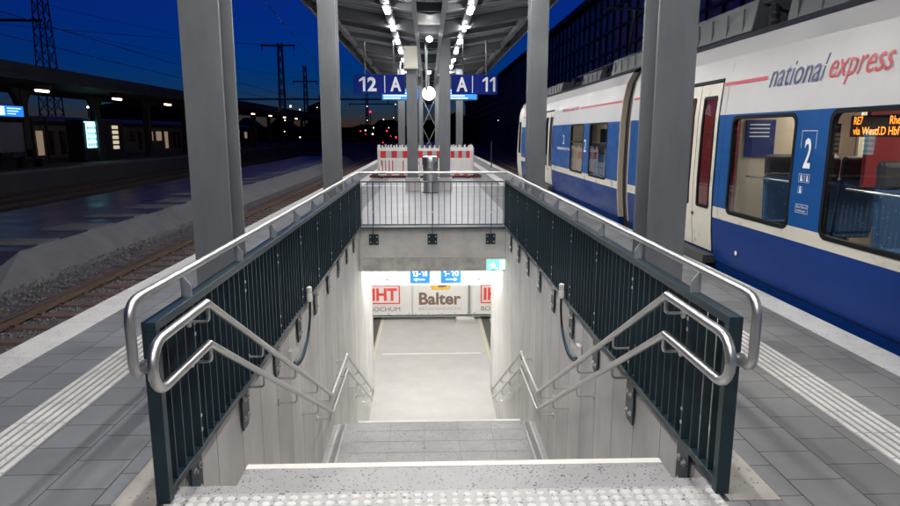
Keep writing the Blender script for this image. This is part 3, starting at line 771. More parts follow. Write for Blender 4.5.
for xa, xb, z0, z1, lab in ((-1.78, -.37, 3.05, 3.46, 'lit blue departure display half hidden behind the 12 A sign'), (.86, 1.93, 3.06, 3.46, 'lit blue departure display half hidden behind the A 11 sign')):
    t = thing('departure_display', ((xa + xb) / 2, 26.3, z0), lab, 'display', 'lit blue departure displays')
    b = MB(); b.box(xa - .04, xb + .04, 26.3, 26.5, z0 - .03, z1 + .04); b.build('case', 'darkgrey', t)
    b = MB(); b.box(xa, xb, 26.285, 26.299, z0, z1); sc_ = b.build('screen', 'lcd', t)
    b = MB()
    for k in range(4):
        zz = z1 - .07 - k * .095; b.box(xa + .05, xa + .05 + (xb - xa) * random.uniform(.4, .85), 26.280, 26.284, zz - .02, zz + .015)
    b.build('text_lines', 'lcdtext', sc_)
    b = MB(); b.tube([((xa + xb) / 2, 26.4, z1), ((xa + xb) / 2, 26.4, 4.5)], .03, 8); b.build('hanger', 'roof_steel', t)

# stainless bin
t = thing('litter_bin', (.06, 19.25, 0), 'cylindrical stainless steel litter bin between the centre columns', 'bin')
b = MB(); b.lathe([(.215, 0), (.215, .86), (.225, .865), (.225, .875)], (.06, 19.45, .02), 28); body = b.build('body', 'steel', t, smooth=40)
b = MB(); b.lathe([(.24, .90), (.24, 1.02), (.22, 1.06), (.13, 1.085), (.02, 1.09)], (.06, 19.45, .0), 28); b.build('lid', 'steel', t, smooth=40)
b = MB(); b.box(-.165, -.125, 19.26, 19.30, .72, .90); b.box(.245, .285, 19.26, 19.30, .72, .90); b.box(-.01, .09, 19.215, 19.232, .70, .72); b.build('opening', 'black', t)
b = MB(); vs, fs = glyphs('MÜLL', .01); b.mesh(vs, fs, lambda v: (.165 - v[1] * .05, 19.243, .28 + v[0] * .28)); b.build('lettering', 'b_grey', t)
b = MB(); b.lathe([(.25, 0), (.25, .02)], (.06, 19.45, .001), 28); b.build('base_ring', 'darkgrey', t)

# red and white barriers
def barrier(x0, x1, y, lab, rot=False):
    w = x1 - x0
    t = thing('traffic_barrier', ((x0 + x1) / 2, y, 0), lab, 'barrier', 'red and white plastic barriers round the work area')
    def B(b, u0, u1, z0, z1, d0=-.02, d1=.02):
        if rot: b.box(y0r + d0, y0r + d1, u0, u1, z0, z1)
        else: b.box(u0, u1, y + d0, y + d1, z0, z1)
    if rot: y0r = x_rot[0]
    b = MB(); B(b, x0, x0 + .05, .1, 1.17); B(b, x1 - .05, x1, .1, 1.17); B(b, x0 + .05, x1 - .05, .10, .20); B(b, x0 + .05, x1 - .05, .70, .78); B(b, x0 + .05, x1 - .05, 1.06, 1.17, -.03, .03)
    n = 8
    for i in range(1, n): B(b, x0 + .05 + (w - .1) * i / n - .045, x0 + .05 + (w - .1) * i / n + .045, .20, .70, -.015, .015)
    for i in range(5): B(b, x0 + w * (i + .6) / 5.2 - .03, x0 + w * (i + .6) / 5.2 + .03, 1.17, 1.28)
    b.build('frame', 'bar_white', t)
    m_ = 5
    for i in range(m_):
        b = MB(); B(b, x0 + .052 + (w - .104) * i / m_, x0 + .05 + (w - .104) * (i + 1) / m_, .785, 1.055, -.024, .01); b.build('red_field' if i % 2 == 0 else 'grey_field', 'red' if i % 2 == 0 else 'bar_grey', t)
    for i in (0, 2, 3, 6):
        u = x0 + .05 + (w - .1) * i / n; b = MB(); B(b, u + .046 + .002, u + (w - .1) / n - .047, .21, .69, .016, .02); b.build('red_strip', 'red', t)
    for i in (1, 3): u = x0 + w * (i + .2) / 5; b = MB(); B(b, u, u + .2, .11, .19, -.024, -.0205); b.build('red_strip', 'red', t)
    b = MB()
    for u in (x0 + .12, x1 - .12): B(b, u - .06, u + .06, .0, .10, -.35, .35)
    b.build('foot', 'wood_red', t)
x_rot = [0]
barrier(-1.93, -.73, 25.9, 'red and white barrier panel at the left end of the front row')
barrier(-.45, .57, 25.9, 'middle red and white barrier panel behind the steel bin')
barrier(.83, 1.70, 25.9, 'red and white barrier panel at the right end of the front row')
x_rot[0] = -1.98; barrier(26.0, 27.2, 0, 'side barrier panel running back from the left front corner', True)
x_rot[0] = 1.76; barrier(26.0, 27.2, 0, 'side barrier panel running back from the right front corner', True)
x_rot[0] = 0
barrier(-1.9, -.7, 27.35, 'rear barrier panel on the left of the work area'); barrier(.7, 1.9, 27.35, 'rear barrier panel on the right of the work area')
t = thing('board_stack', (-.05, 26.4, 0), 'dark reddish boards on the ground inside the barriers', 'boards')
b = MB(); b.box(-1.8, 1.7, 25.93, 26.06, .002, .14); b.box(-1.7, 1.6, 26.2, 27.0, .002, .09); b.build('board', 'wood_red', t)

# ------------------------------------------------------------------ the train on the right
PR = [(-.62, 4.02), (-.25, 3.93), (.08, 3.86), (.5, 3.815), (1.0, 3.80), (1.98, 3.815), (2.4, 3.85), (2.7, 3.91), (2.92, 4.02)]
RF = [(4.22, 3.05), (4.6, 3.14), (5.2, 3.18)]   # (x, z)
def tx(z):
    for (za, xa), (zb, xb) in zip(PR[:-1], PR[1:]):
        if za <= z <= zb: return xa + (xb - xa) * (z - za) / (zb - za)
    return PR[0][1] if z < PR[0][0] else PR[-1][1]
train = thing('regional_train', (5.25, 10, -1), 'blue and white regional train with a red line standing at the right platform edge', 'train')
def body(y0, y1, holes, doors, nm='car_body'):
    zs = sorted(set([z for z, _ in PR] + [.64, .79, 1.98, .15, 2.45] + [h[2] for h in holes] + [h[3] for h in holes]))
    ys = sorted(set([y0, y1] + [h[0] for h in holes] + [h[1] for h in holes] + [d[0] for d in doors] + [d[1] for d in doors]))
    b = MB()
    for ya, yb in zip(ys[:-1], ys[1:]):
        for za, zb in zip(zs[:-1], zs[1:]):
            ym, zm = (ya + yb) / 2, (za + zb) / 2
            if any(h[0] < ym < h[1] and h[2] < zm < h[3] for h in holes): continue
            if any(d[0] < ym < d[1] and .15 < zm < 2.45 for d in doors): continue
            mi = 0 if zm < .64 else 1 if zm < .79 else 2 if zm < 1.98 else 3
            b.mat(mi); b.quad((tx(za), yb, za), (tx(za), ya, za), (tx(zb), ya, zb), (tx(zb), yb, zb))
    b.mat(4)
    pr = [(PR[-1][1], PR[-1][0])] + [(x, z) for x, z in RF] + [(10.5 - x, z) for x, z in reversed(RF)] + [(10.5 - PR[-1][1], PR[-1][0])]
    for (xa, za), (xb, zb) in zip(pr[:-1], pr[1:]): b.quad((xa, y0, za), (xb, y0, zb), (xb, y1, zb), (xa, y1, za))
    b.mat(2); b.quad((6.7, y0, -.6), (6.7, y1, -.6), (6.68, y1, 2.92), (6.68, y0, 2.92))
    for yy in (y0, y1):
        b.mat(0); n0 = len(b.v)
        poly = [(x, z) for z, x in PR] + [(10.5 - x, z) for z, x in reversed(PR)]
        if nm == 'car_body' and yy == y1 or yy == y0:
            b.v += [(x, yy, z) for x, z in poly]; b.face(tuple(n0 + i for i in range(len(poly))))
    return b.build(nm, ['t_blue2', 't_cream', 't_blue', 't_white', 'darkgrey'], train, smooth=25)
HA = [(6.745, 8.15, .765, 1.93), (4.30, 6.13, .765, 1.945), (2.2, 3.8, .765, 1.93)]
DA = [(8.56, 9.98), (-1.4, 0)]
HB = [(13.95, 15.45, .78, 1.95), (16.1, 17.5, .78, 1.95), (23.2, 25.0, .78, 1.95)]
DB = [(20.1, 21.5)]
body(-7, 12.35, HA, DA); body(13.05, 26.8, HB, DB)
# nose of the far car: lofted sections
b = MB(); secs = [(26.8, 1, 1), (27.9, .985, 1), (28.7, .93, .985), (29.3, .83, .93), (29.7, .70, .84), (29.9, .55, .72)]
rows = []
for (y, sx_, sz) in secs:
    poly = [(5.25 - (5.25 - x) * sx_, z) for z, x in PR] + [(5.25 - (5.25 - x) * sx_, z) for x, z in RF]
    poly += [(10.5 - x, z) for x, z in reversed(poly)]
    rows.append([(x, y - (.5 * max(0, z - 1.2) / 2 if sx_ < .97 else 0), (z + .62) * sz - .62) for x, z in poly])
n0 = 0
for r_ in rows: b.v += r_
k = len(rows[0])
for i in range(len(rows) - 1):
    for j in range(k - 1): b.face((i * k + j, (i + 1) * k + j, (i + 1) * k + j + 1, i * k + j + 1))
L_ = (len(rows) - 1) * k; b.v.append((5.25, 30.0, .6)); c_ = len(b.v) - 1
for j in range(k - 1): b.face((L_ + j, c_, L_ + j + 1))
b.build('nose', 't_cream', train, smooth=50)
b = MB(); b.quad((tx(.9) - .012, 27.6, .95), (tx(.9) - .012, 26.95, .95), (tx(2.2) - .012, 26.95, 2.2), (tx(2.2) - .012, 27.6, 2.2)); b.build('cab_window', 'far_win_d', train)
# gangway
b = MB(); 
for i in range(7):
    y = 12.36 + i * .098; o_ = .10 if i % 2 == 0 else .17
    poly = [(x + o_, z) for z, x in PR[1:]] + [(min(5.24, x + o_), z - .02) for x, z in RF]; poly += [(10.5 - x, z) for x, z in reversed(poly)]
    b.prism(poly, 'y', y, y + .09)
b.build('gangway_bellows', 'darkgrey', train)
for y in (12.351, 13.0):
    b = MB()
    for (za, xa), (zb, xb) in zip(PR[2:-1], PR[3:]): b.prism([(xa + .0, za), (xb + .0, zb), (xb + .1, zb), (xa + .1, za)], 'y', y, y + .049)
    b.build('gangway_edge', 'in_cream', train)
for a_ in (8.40, 4.1, 10.25, 12.1, 15.75, 17.9, 19.75, 22.3):
    b = MB()
    for q in range(10):
        za = .0 + 2.9 * q / 10; zb = .0 + 2.9 * (q + 1) / 10; b.quad((tx(za) - .003, a_ + .006, za), (tx(za) - .003, a_, za), (tx(zb) - .003, a_, zb), (tx(zb) - .003, a_ + .006, zb))
    b.build('panel_seam', 'rubber', train)
for a_, c_ in ((-6.9, 8.5), (10.0, 12.3), (13.1, 20.0), (21.6, 26.7)): b = MB(); b.quad((tx(.05) - .003, c_, .045), (tx(.05) - .003, a_, .045), (tx(.05) - .003, a_, .055), (tx(.05) - .003, c_, .055)); b.build('panel_seam', 'rubber', train)
# windows
def window(h, split=False):
    y0, y1, z0, z1 = h; r_ = .10
    outer = round_rect(y0 - .03, y1 + .03, z0 - .03, z1 + .03, .11); inner = round_rect(y0 + .012, y1 - .012, z0 + .012, z1 - .012, .085)
    b = MB(); n = len(outer)
    b.v += [(tx(z) - .008, y, z) for y, z in outer] + [(tx(z) - .008, y, z) for y, z in inner] + [(tx(z) + .05, y, z) for y, z in inner] + [(tx(z) + .001, y, z) for y, z in outer]
    for i in range(n):
        j = (i + 1) % n; b.face((i, j, n + j, n + i)); b.face((n + i, n + j, 2 * n + j, 2 * n + i)); b.face((3 * n + i, 3 * n + j, j, i))
    fr = b.build('window', 'rubber', train)
    b = MB(); b.v += [(tx(z) + .004, y, z) for y, z in inner]; b.face(tuple(range(n))); b.build('pane', 'glass', fr)
    if split:
        b = MB(); zz = z1 - .42; b.box(tx(zz) - .006, tx(zz) + .02, y0 + .03, y1 - .03, zz - .02, zz + .02); b.build('bar', 'rubber', fr)
for h in HA: window(h)
window(HB[0]); window(HB[1], True); window(HB[2])
# doors
def door(y0, y1):
    ym = (y0 + y1) / 2
    fr = MB()
    for (a, c, z0, z1) in ((y0 - .0, y0 + .03, .15, 2.45), (y1 - .03, y1, .15, 2.45), (y0 + .03, y1 - .03, 2.41, 2.45)):
        nz = 8
        for q in range(nz):
            za = z0 + (z1 - z0) * q / nz; zb = z0 + (z1 - z0) * (q + 1) / nz; fr.prism([(tx(za) - .006, za), (tx(zb) - .006, zb), (tx(zb) + .08, zb), (tx(za) + .08, za)], 'y', a, c)
    d = fr.build('door_frame', 'rubber', train)
    for a, c in ((y0 + .035, ym - .008), (ym + .008, y1 - .035)):
        b = MB(); ya, yb, z0, z1 = a + .14, c - .14, .75, 2.22
        zs = [.16, .35, .5, z0, 1.0, 1.5, 1.98, z1, 2.3, 2.40]; ys = [a, ya, yb, c]
        for (q0, q1) in zip(ys[:-1], ys[1:]):
            for (w0, w1) in zip(zs[:-1], zs[1:]):
                if q0 == ya and w0 >= z0 and w1 <= z1: continue
                b.quad((tx(w0) + .012, q1, w0), (tx(w0) + .012, q0, w0), (tx(w1) + .012, q0, w1), (tx(w1) + .012, q1, w1))
        lf = b.build('door_leaf', 't_cream', train, smooth=30)
        b = MB()
        for (q0, q1, w0, w1) in ((ya - .02, ya + .02, z0, z1), (yb - .02, yb + .02, z0, z1), (ya, yb, z0 - .02, z0 + .02), (ya, yb, z1 - .02, z1 + .02)):
            for s_ in range(4):
                wa = w0 + (w1 - w0) * s_ / 4; wb = w0 + (w1 - w0) * (s_ + 1) / 4
                b.prism([(tx(wa) + .004, wa), (tx(wb) + .004, wb), (tx(wb) + .03, wb), (tx(wa) + .03, wa)], 'y', q0, q1)
        b.build('door_seal', 'rubber', lf)
        b = MB(); zz = [z0, 1.0, 1.5, 1.98, z1]
        for w0, w1 in zip(zz[:-1], zz[1:]): b.quad((tx(w0) + .018, yb, w0), (tx(w0) + .018, ya, w0), (tx(w1) + .018, ya, w1), (tx(w1) + .018, yb, w1))
        b.build('pane', 'glass', lf)
    b = MB(); b.tube([(tx(1.1) + .012, ym - .05, .62), (tx(1.1) - .006, ym - .05, .62)], .022, 10); b.build('door_button', 'darkgrey', d)
    b = MB(); b.box(3.70, 3.88, y0 - .05, y1 + .05, .02, .13); b.build('door_step', 'darkgrey', train)
    b = MB(); b.box(4.02, 4.04, ym - .30, ym + .02, 1.25, 1.55); b.build('red_notice', 'red', train)
door(*DA[0]); door(*DB[0])
# underframe & bogies
b = MB(); b.box(4.1, 6.4, -7, 28.2, -.72, -.45); b.build('underframe', 'black', train)
for yc in (12.7, 2.0, 26):
    b = MB()
    for dy in (-1.15, 1.15):
        b.tube([(4.45, yc + dy, -.45), (4.60, yc + dy, -.45)], .42, 24)
    b.box(4.25, 4.40, yc - 1.6, yc + 1.6, -.55, -.30)
    for dy in (-1.1, 0, 1.1): b.tube([(4.2, yc + dy, -.6), (4.2, yc + dy, -.15)], .09, 10)
    b.build('bogie', 'black', train)
b = MB(); b.tube([(tx(.27) + .02, 7.86, .275), (tx(.27) - .008, 7.86, .275)], .045, 14); lp = b.build('side_marker', 'darkgrey', train)
b = MB(); b.tube([(tx(.27) - .008, 7.86, .275), (tx(.27) - .011, 7.86, .275)], .028, 12); b.build('lens', 'signwhite', lp)
# livery lines and lettering
def sline(b, ya, yb, za, zb, o=.006): b.quad((tx(za) - o, yb, za), (tx(za) - o, ya, za), (tx(zb) - o, ya, zb), (tx(zb) - o, yb, zb))
for a_, c_ in ((7.46, 8.52), (3.6, 5.30), (10.1, 12.3), (13.05, 16.6), (25, 26.6)): b = MB(); sline(b, a_, c_, 2.345, 2.385); b.build('red_line', 't_red', train)
b = MB(); text_side(b, 'national', 7.40, 6.34, 2.25, 2.51, lambda z: tx(z) - .007, .002, .3); b.build('lettering', 't_navy', train)
b = MB(); text_side(b, 'express', 6.30, 5.42, 2.19, 2.43, lambda z: tx(z) - .007, .002, .3); b.build('lettering', 't_red', train)
b = MB(); text_side(b, 'national express', 18.9, 16.75, 2.29, 2.46, lambda z: tx(z) - .007, .012, .3); b.build('lettering', 't_red', train)
b = MB(); text_side(b, '2', 6.53, 6.405, 1.40, 1.70, lambda z: tx(z) - .006, .02)
def pict(yc, z, s_=.085):
    for (a, c, e, f_) in ((-1, 1, .92, 1), (-1, 1, -1, -.92), (-1, -.9, -1, 1), (.9, 1, -1, 1)): b.quad((tx(z) - .006, yc + c * s_ / 2, z + e * s_ / 2), (tx(z) - .006, yc + a * s_ / 2, z + e * s_ / 2), (tx(z) - .006, yc + a * s_ / 2, z + f_ * s_ / 2), (tx(z) - .006, yc + c * s_ / 2, z + f_ * s_ / 2))
    b.mesh([(cos(q * pi / 4) * .012, sin(q * pi / 4) * .012) for q in range(8)], [tuple(range(8))], lambda v: (tx(z) - .006, yc + v[0], z + .02 + v[1]))
    b.quad((tx(z) - .006, yc + .012, z - .03), (tx(z) - .006, yc - .025, z - .03), (tx(z) - .006, yc - .01, z + .01), (tx(z) - .006, yc + .01, z + .01))
b.build('class_marking', 'signwhite', train)
for q_ in ((6.535, 1.30, .085), (6.43, 1.30, .085), (6.53, 1.18, .07)): b = MB(); pict(*q_); b.build('pictogram', 'signwhite', train)
b = MB()
for (a, c, z0, z1) in ((6.60, 6.34, 1.77, 1.775), (6.60, 6.595, 1.60, 1.77), (6.345, 6.34, 1.6, 1.77), (6.58, 6.36, 1.03, 1.034), (6.58, 6.36, .945, .949), (6.58, 6.576, .945, 1.034), (6.364, 6.36, .945, 1.034)):
    sline(b, c, a, z0, z1)
text_side(b, 'Bitte Fahrrad', 6.56, 6.38, .995, 1.02, lambda z: tx(z) - .006); b.build('class_marking', 'signwhite', train); b = MB(); text_side(b, 'anlehnen', 6.56, 6.40, .96, .983, lambda z: tx(z) - .006)
b.build('class_marking', 'signwhite', train)
b = MB()
for (a, z, w) in ((18.4, 1.26, 1.7), (15.85, 1.30, .25)): text_side(b, 'nationalexpress' if w > 1 else '2', a + w / 2, a - w / 2, z, z + (.12 if w > 1 else .3), lambda q: tx(q) - .006); b.build('class_marking', 'signwhite', train); b = MB()
text_side(b, '2', 18.5, 18.3, 1.45, 1.70, lambda z: tx(z) - .006); b.build('class_marking', 'signwhite', train)
# LED display in the window
b = MB(); b.box(3.90, 3.93, 4.36, 5.99, 1.715, 1.905); dsp = b.build('destination_display', 'led_bg', train)
b = MB(); text_side(b, 'RE7', 5.94, 5.82, 1.825, 1.895, lambda z: 3.897, .004); text_side(b, 'Rheine', 5.47, 5.24, 1.825, 1.895, lambda z: 3.897, .004)
text_side(b, 'via Westf.D Hbf - Ems', 5.94, 5.12, 1.735, 1.805, lambda z: 3.897, .004); b.build('led_text', 'led', dsp)
# interior
b = MB(); b.box(3.92, 6.6, -6.9, 12.3, .15, .25); b.box(3.92, 6.6, 13.1, 26.5, .15, .25); b.build('interior_floor', 'in_floor', train)
b = MB(); b.box(4.05, 6.5, -6.9, 12.3, 2.36, 2.42); b.box(4.05, 6.5, 13.1, 26.5, 2.36, 2.42); b.build('interior_ceiling', 'in_cream', train)
b = MB()
for y in (-4, -1, 2, 5, 8, 11, 14.5, 17.5, 20.5, 23.5): b.box(5.0, 5.5, y - .6, y + .6, 2.33, 2.359)
b.build('interior_lamp', 'in_ceil', train)
b = MB()
for y0_, y1_, ws in ((-6.9, 12.3, [(-5, -3), (-1, 1), (1.8, 3.6), (4.4, 6.1), (6.8, 8.1), (8.7, 9.9), (10.3, 11.8)]), (13.1, 26.5, [(13.9, 15.5), (16.1, 17.6), (20, 21.5), (23, 25)])):
    cur = y0_
    for a, c in ws: b.box(6.56, 6.62, cur, a, .25, 2.36); b.box(6.56, 6.62, a, c, .25, .9); b.box(6.56, 6.62, a, c, 1.9, 2.36); cur = c
    b.box(6.56, 6.62, cur, y1_, .25, 2.36)
b.build('interior_wall', 'in_cream', train)
b = MB(); b.box(6.57, 6.60, -6.8, 12.2, .9, 1.9); b.box(6.57, 6.6, 13.2, 26.4, .9, 1.9); b.build('far_side_glass', 'far_win_d', train)
b = MB(); b.box(4.05, 4.95, 8.45, 8.49, .25, 2.36); b.box(5.65, 6.5, 8.45, 8.49, .25, 2.36); b.box(4.05, 4.9, 12.2, 12.25, .25, 2.36); b.box(4.0, 4.9, 13.2, 13.25, .25, 2.36); b.box(4.05, 4.9, 19.7, 19.74, .25, 2.36); b.build('partition', 'in_cream', train)
b = MB(); b.box(5.6, 6.5, 6.62, 6.68, .25, 2.36); b.box(4.5, 4.95, 6.60, 6.66, 1.2, 2.36); b.box(4.05, 6.45, 10.7, 10.75, .25, 2.3); b.box(5.9, 6.5, 5.2, 5.9, 1.3, 2.3); b.build('red_panel', 'in_red', train)
b = MB(); b.box(4.12, 4.50, 8.425, 8.449, 1.45, 1.92); po = b.build('notice', 't_navy', train)
b = MB()
for k in range(4): b.box(4.16, 4.42, 8.418, 8.424, 1.85 - .05 * k, 1.865 - .05 * k)
b.build('notice_text', 'signwhite', po)
b = MB(); b.box(5.7, 6.0, 7.6, 7.9, 1.2, 1.95); b.box(5.75, 5.95, 7.1, 7.2, 1.35, 1.6); b.build('ticket_machine', 'darkgrey', train)
b = MB(); b.box(4.25, 4.28, 4.35, 4.62, 1.55, 1.75); b.build('info_screen', 'screen', train)
b = MB()
for y in (4.05, 6.35, 7.5, 14.5): b.tube([(4.98, y, .25), (4.98, y, 2.35)], .017, 8)
b.tube([(4.0, 8.1, 1.22), (4.0, 6.8, 1.22)], .012, 8); b.tube([(4.0, 6.1, 1.22), (4.0, 4.3, 1.22)], .012, 8); b.build('grab_pole', 'steel', train, smooth=40)
# seats
sb = MB(); sb.prism([(0, .42), (.46, .42), (.46, .30), (.05, .28)], 'x', -.21, .21)
def seat(x, y, f, first=[None]):
    if first[0] is None:
        t_ = bpy.data.objects.new('seat', None); COL.objects.link(t_); t_.parent = train; t_.location = (0, 0, 0)
        def B(poly, xw, nm, m):
            b = MB(); b.prism(poly, 'x', -xw, xw); me = b.build(nm, m, None, bevel=.025); me.parent = t_; return me
        B([(.02, .47), (.48, .47), (.50, .38), (.46, .34), (.0, .34)], .22, 'cushion', 'seat_blue')
        B([(-.02, .40), (.08, .40), (.02, 1.0), (-.07, 1.0)], .215, 'backrest', 'seat_blue')
        B([(-.075, 1.0), (.03, 1.0), (.02, 1.22), (-.03, 1.26), (-.09, 1.22)], .205, 'headrest', 'seat_dark')
        B([(.05, .0), (.40, .0), (.36, .335), (.1, .335)], .03, 'pedestal', 'darkgrey')
        first[0] = t_; s_ = t_
    else:
        s_ = first[0].copy(); COL.objects.link(s_)
        for ch in first[0].children: c = ch.copy(); COL.objects.link(c); c.parent = s_
        s_.parent = train
    s_.location = Vector((x, y, .25)) - train.location; s_.rotation_euler.z = 0 if f > 0 else pi
    return s_
for y, f in ((7.75, -1), (7.05, 1), (5.75, -1), (4.55, 1), (3.6, -1), (2.6, 1), (14.6, -1), (15.4, -1), (16.4, -1), (17.2, -1)):
    for x in (4.28, 4.74) if y > 2.8 or f > 0 else (4.28,): seat(x, y, f)
    for x in (5.9, 6.34): seat(x, y + .05, f)
# roof gear
for (y0_, y1_, x0_, x1_, h_) in ((9.0, 11.6, 4.35, 6.1, .42), (4.9, 8.4, 4.5, 6.0, .50), (-1, 3.6, 4.4, 6.1, .45), (13.6, 16.2, 4.45, 6.0, .38), (17.5, 19.5, 4.5, 6, .30), (22.5, 25.6, 4.5, 6.0, .34)):
    b = MB(); b.prism([(x0_, 3.1), (x0_ + .08, 3.1 + h_), (x1_ - .08, 3.1 + h_), (x1_, 3.1)], 'y', y0_, y1_)
    for q in range(int((y1_ - y0_) / .5)): b.box(x0_ + .0, x0_ + .03, y0_ + .25 + q * .5, y0_ + .28 + q * .5, 3.12, 3.1 + h_ * .8)
    b.build('roof_unit', 'roof_box', train, bevel=.02)

b = MB()
for y in (4.5, 8.7, 11.9, 16.8, 20.5): 
    for x in (4.5, 5.2, 6.0): b.lathe([(.05, 0), (.08, .05), (.05, .09), (.08, .14), (.05, .18), (.08, .23), (.03, .28)], (x, y, 3.12), 10)
b.tube([(4.5, 3.0, 3.45), (4.5, 12, 3.45), (4.6, 20.5, 3.43)], .02, 6)
b.tube([(5.2, 16.8, 3.4), (5.6, 18.6, 4.0), (5.2, 16.9, 4.8)], .03, 6); b.tube([(4.4, 16.9, 4.8), (6.1, 16.9, 4.8)], .03, 6)
b.build('insulator', 'darkgrey', train)

# ------------------------------------------------------------------ tracks and low platform on the left
def track(xc, y0, y1, near):
    nm = ('nearest' if near else 'darker')
    b = MB(); y = y0
    while y < y1:
        w = .13; b.prism([(y - w, -.955), (y + w, -.955), (y + .09, -.895), (y - .09, -.895)], 'x', xc - 1.3, xc + 1.3); y += .62
    o = b.build('sleepers', 'sleeper'); struct(o)
    for x in (xc - .75, xc + .75):
        b = MB(); b.mat(0)
        b.box(x - .07, x + .07, y0, y1, -.89, -.878); b.box(x - .012, x + .012, y0, y1, -.878, -.79); b.box(x - .034, x + .034, y0, y1, -.79, -.766)
        b.mat(1); b.box(x - .033, x + .033, y0, y1, -.766, -.755)
        y = y0
        b.mat(0)
        if near:
            while y < min(y1, 30):
                b.box(x - .14, x - .07, y - .05, y + .05, -.893, -.86); b.box(x + .07, x + .14, y - .05, y + .05, -.893, -.86); y += .62
        struct(b.build('rail', ['rust', 'railhead'] if near else ['rust_dark', 'rust_dark']))
for xc, near in ((-5.10, True), (-14.2, False), (5.25, False), (-17.2, False), (10.2, False)):
    track(xc, -6 if near else 2, 70 if near else 90, near)
# ballast bed
b = MB(); n0 = 0
for x0_, x1_ in ((-7.3, -3.33), (-19.0, -12.0), (3.63, 12.5)):
    b.quad((x0_, -8, -.935), (x1_, -8, -.935), (x1_, 95, -.935), (x0_, 95, -.935))
tag(b.build('ballast_bed', 'ballast'), kind='structure')
b = MB()
rnd = random.Random(3)
for i in range(13000):
    u = rnd.random(); y = 4.5 + 20 * u ** 1.25; x = rnd.uniform(-7.25, -3.5)
    fr = abs(((y + 6) % .62)); fr = min(fr, .62 - fr)
    s_ = rnd.uniform(.015, .034)
    if -6.4 < x < -3.8 and fr < .13: continue
    if abs(x + 5.85) < .09 or abs(x + 4.35) < .09: continue
    z = -.935 + rnd.uniform(0, .02) + (.015 if x < -6.4 else 0)
    if x < -6.7: z += (-6.7 - x) * .12
    a = rnd.uniform(0, 6.28); k = len(b.v); tl = rnd.uniform(-.4, .4)
    for q in range(4):
        an = a + q * pi / 2; rr = s_ * rnd.uniform(.8, 1.25); b.v.append((x + rr * cos(an), y + rr * sin(an), z + s_ * tl * cos(an)))
    for q in range(3):
        an = a + .7 + q * 2.09; rr = s_ * rnd.uniform(.3, .65); b.v.append((x + rr * cos(an), y + rr * sin(an), z + s_ * rnd.uniform(.6, .95)))
    b.face((k + 4, k + 5, k + 6))
    for q in range(4):
        q2 = (q + 1) % 4; t_ = (0, 1, 1, 2)[q]; b.face((k + q, k + q2, k + 4 + t_))
    b.face((k + 1, k + 5, k + 4)); b.face((k + 3, k + 6, k + 5)); b.face((k, k + 4, k + 6))
tag(b.build('ballast', 'stone'), 'grey crushed stone ballast lying along the left track', 'gravel', kind='stuff')
# low old platform with a ramped end
b = MB()
Y = [7.0, 10.3, 12.2, 62]; Z = [-.93, -.80, -.42, -.40]
prof = [(-7.05, -.93), (-7.75, 0), (-12.2, 0), (-12.6, -.93)]
n0 = 0
for y, z in zip(Y, Z): b.v += [(-7.0, y, -.94), (-7.35 - (z + .93) * .55, y, z), (-11.8, y, z), (-12.3, y, -.94)]
for i in range(3):
    for j in range(3): b.mat(1 if j == 1 else 0); b.face((i * 4 + j, (i + 1) * 4 + j, (i + 1) * 4 + j + 1, i * 4 + j + 1))
struct(b.build('low_platform', ['slope', 'wet']))
b = MB()
for k in range(24):
    y = 13 + k * 2.0 + rnd.uniform(-.3, .3); b.box(-8.3 - rnd.uniform(0, .9), -7.66, y, y + rnd.uniform(.5, 1.5), -.42, -.395 + .002 * (k % 3))
struct(b.build('slab_patch', 'slope'))

# ------------------------------------------------------------------ far platform on the left
b = MB(); b.box(-27, -19, -10, 130, -1.0, 0); struct(b.build('far_platform', 'far_ground'))
b = MB(); b.box(-19.3, -18.98, -10, 130, -.1, .006); struct(b.build('far_platform_edge', 'slope'))
t = thing('far_canopy', (-22, 60, 0), 'long dark canopy over the platform across the tracks', 'canopy')
b = MB(); b.prism([(-17.3, 4.28), (-22, 4.05), (-26.7, 4.28), (-26.7, 4.7), (-22, 4.5), (-17.3, 4.7)], 'y', 12, 130); b.build('roof', 'far_canopy', t)
b = MB(); b.box(-17.45, -17.28, 12, 130, 4.05, 4.27); b.build('fascia', 'far_canopy', t)
ycol = [19.9 + 7.6 * k for k in range(14)]
for y in ycol:
    b = MB(); b.box(-21.2, -20.8, y - .25, y + .25, 0, 4.2)
    for sg in (-1, 1):
        pts = []
        for i in range(7):
            a = pi / 2 * i / 6; pts.append((y + sg * (.25 + 1.6 * (1 - cos(a))), 2.7 + 1.5 * sin(a)))
        poly = pts + [(y + sg * .25, 4.2)]
        b.prism(poly, 'x', -21.15, -20.85)
    b.build('column', 'far_canopy', t)
l0 = None
for k, y in enumerate([25.2 + 7.7 * k for k in range(10)]):
    lab = 'warm lamp under the far canopy, number %d from the left' % (k + 1)
    if l0 is None:
        l0 = thing('far_lamp', (-18.6, y, 3.7), lab, 'lamp', 'warm lamps under the far canopy')
        b = MB(); b.tube([(-18.6, y - .5, 3.76), (-18.6, y + .5, 3.76)], .07, 8); b.build('diffuser', 'far_lamp', l0)
        b = MB(); b.box(-18.72, -18.48, y - .6, y + .6, 3.8, 4.1); b.build('housing', 'far_canopy', l0)
    else: dup(l0, (-18.6, y, 3.7), lab)
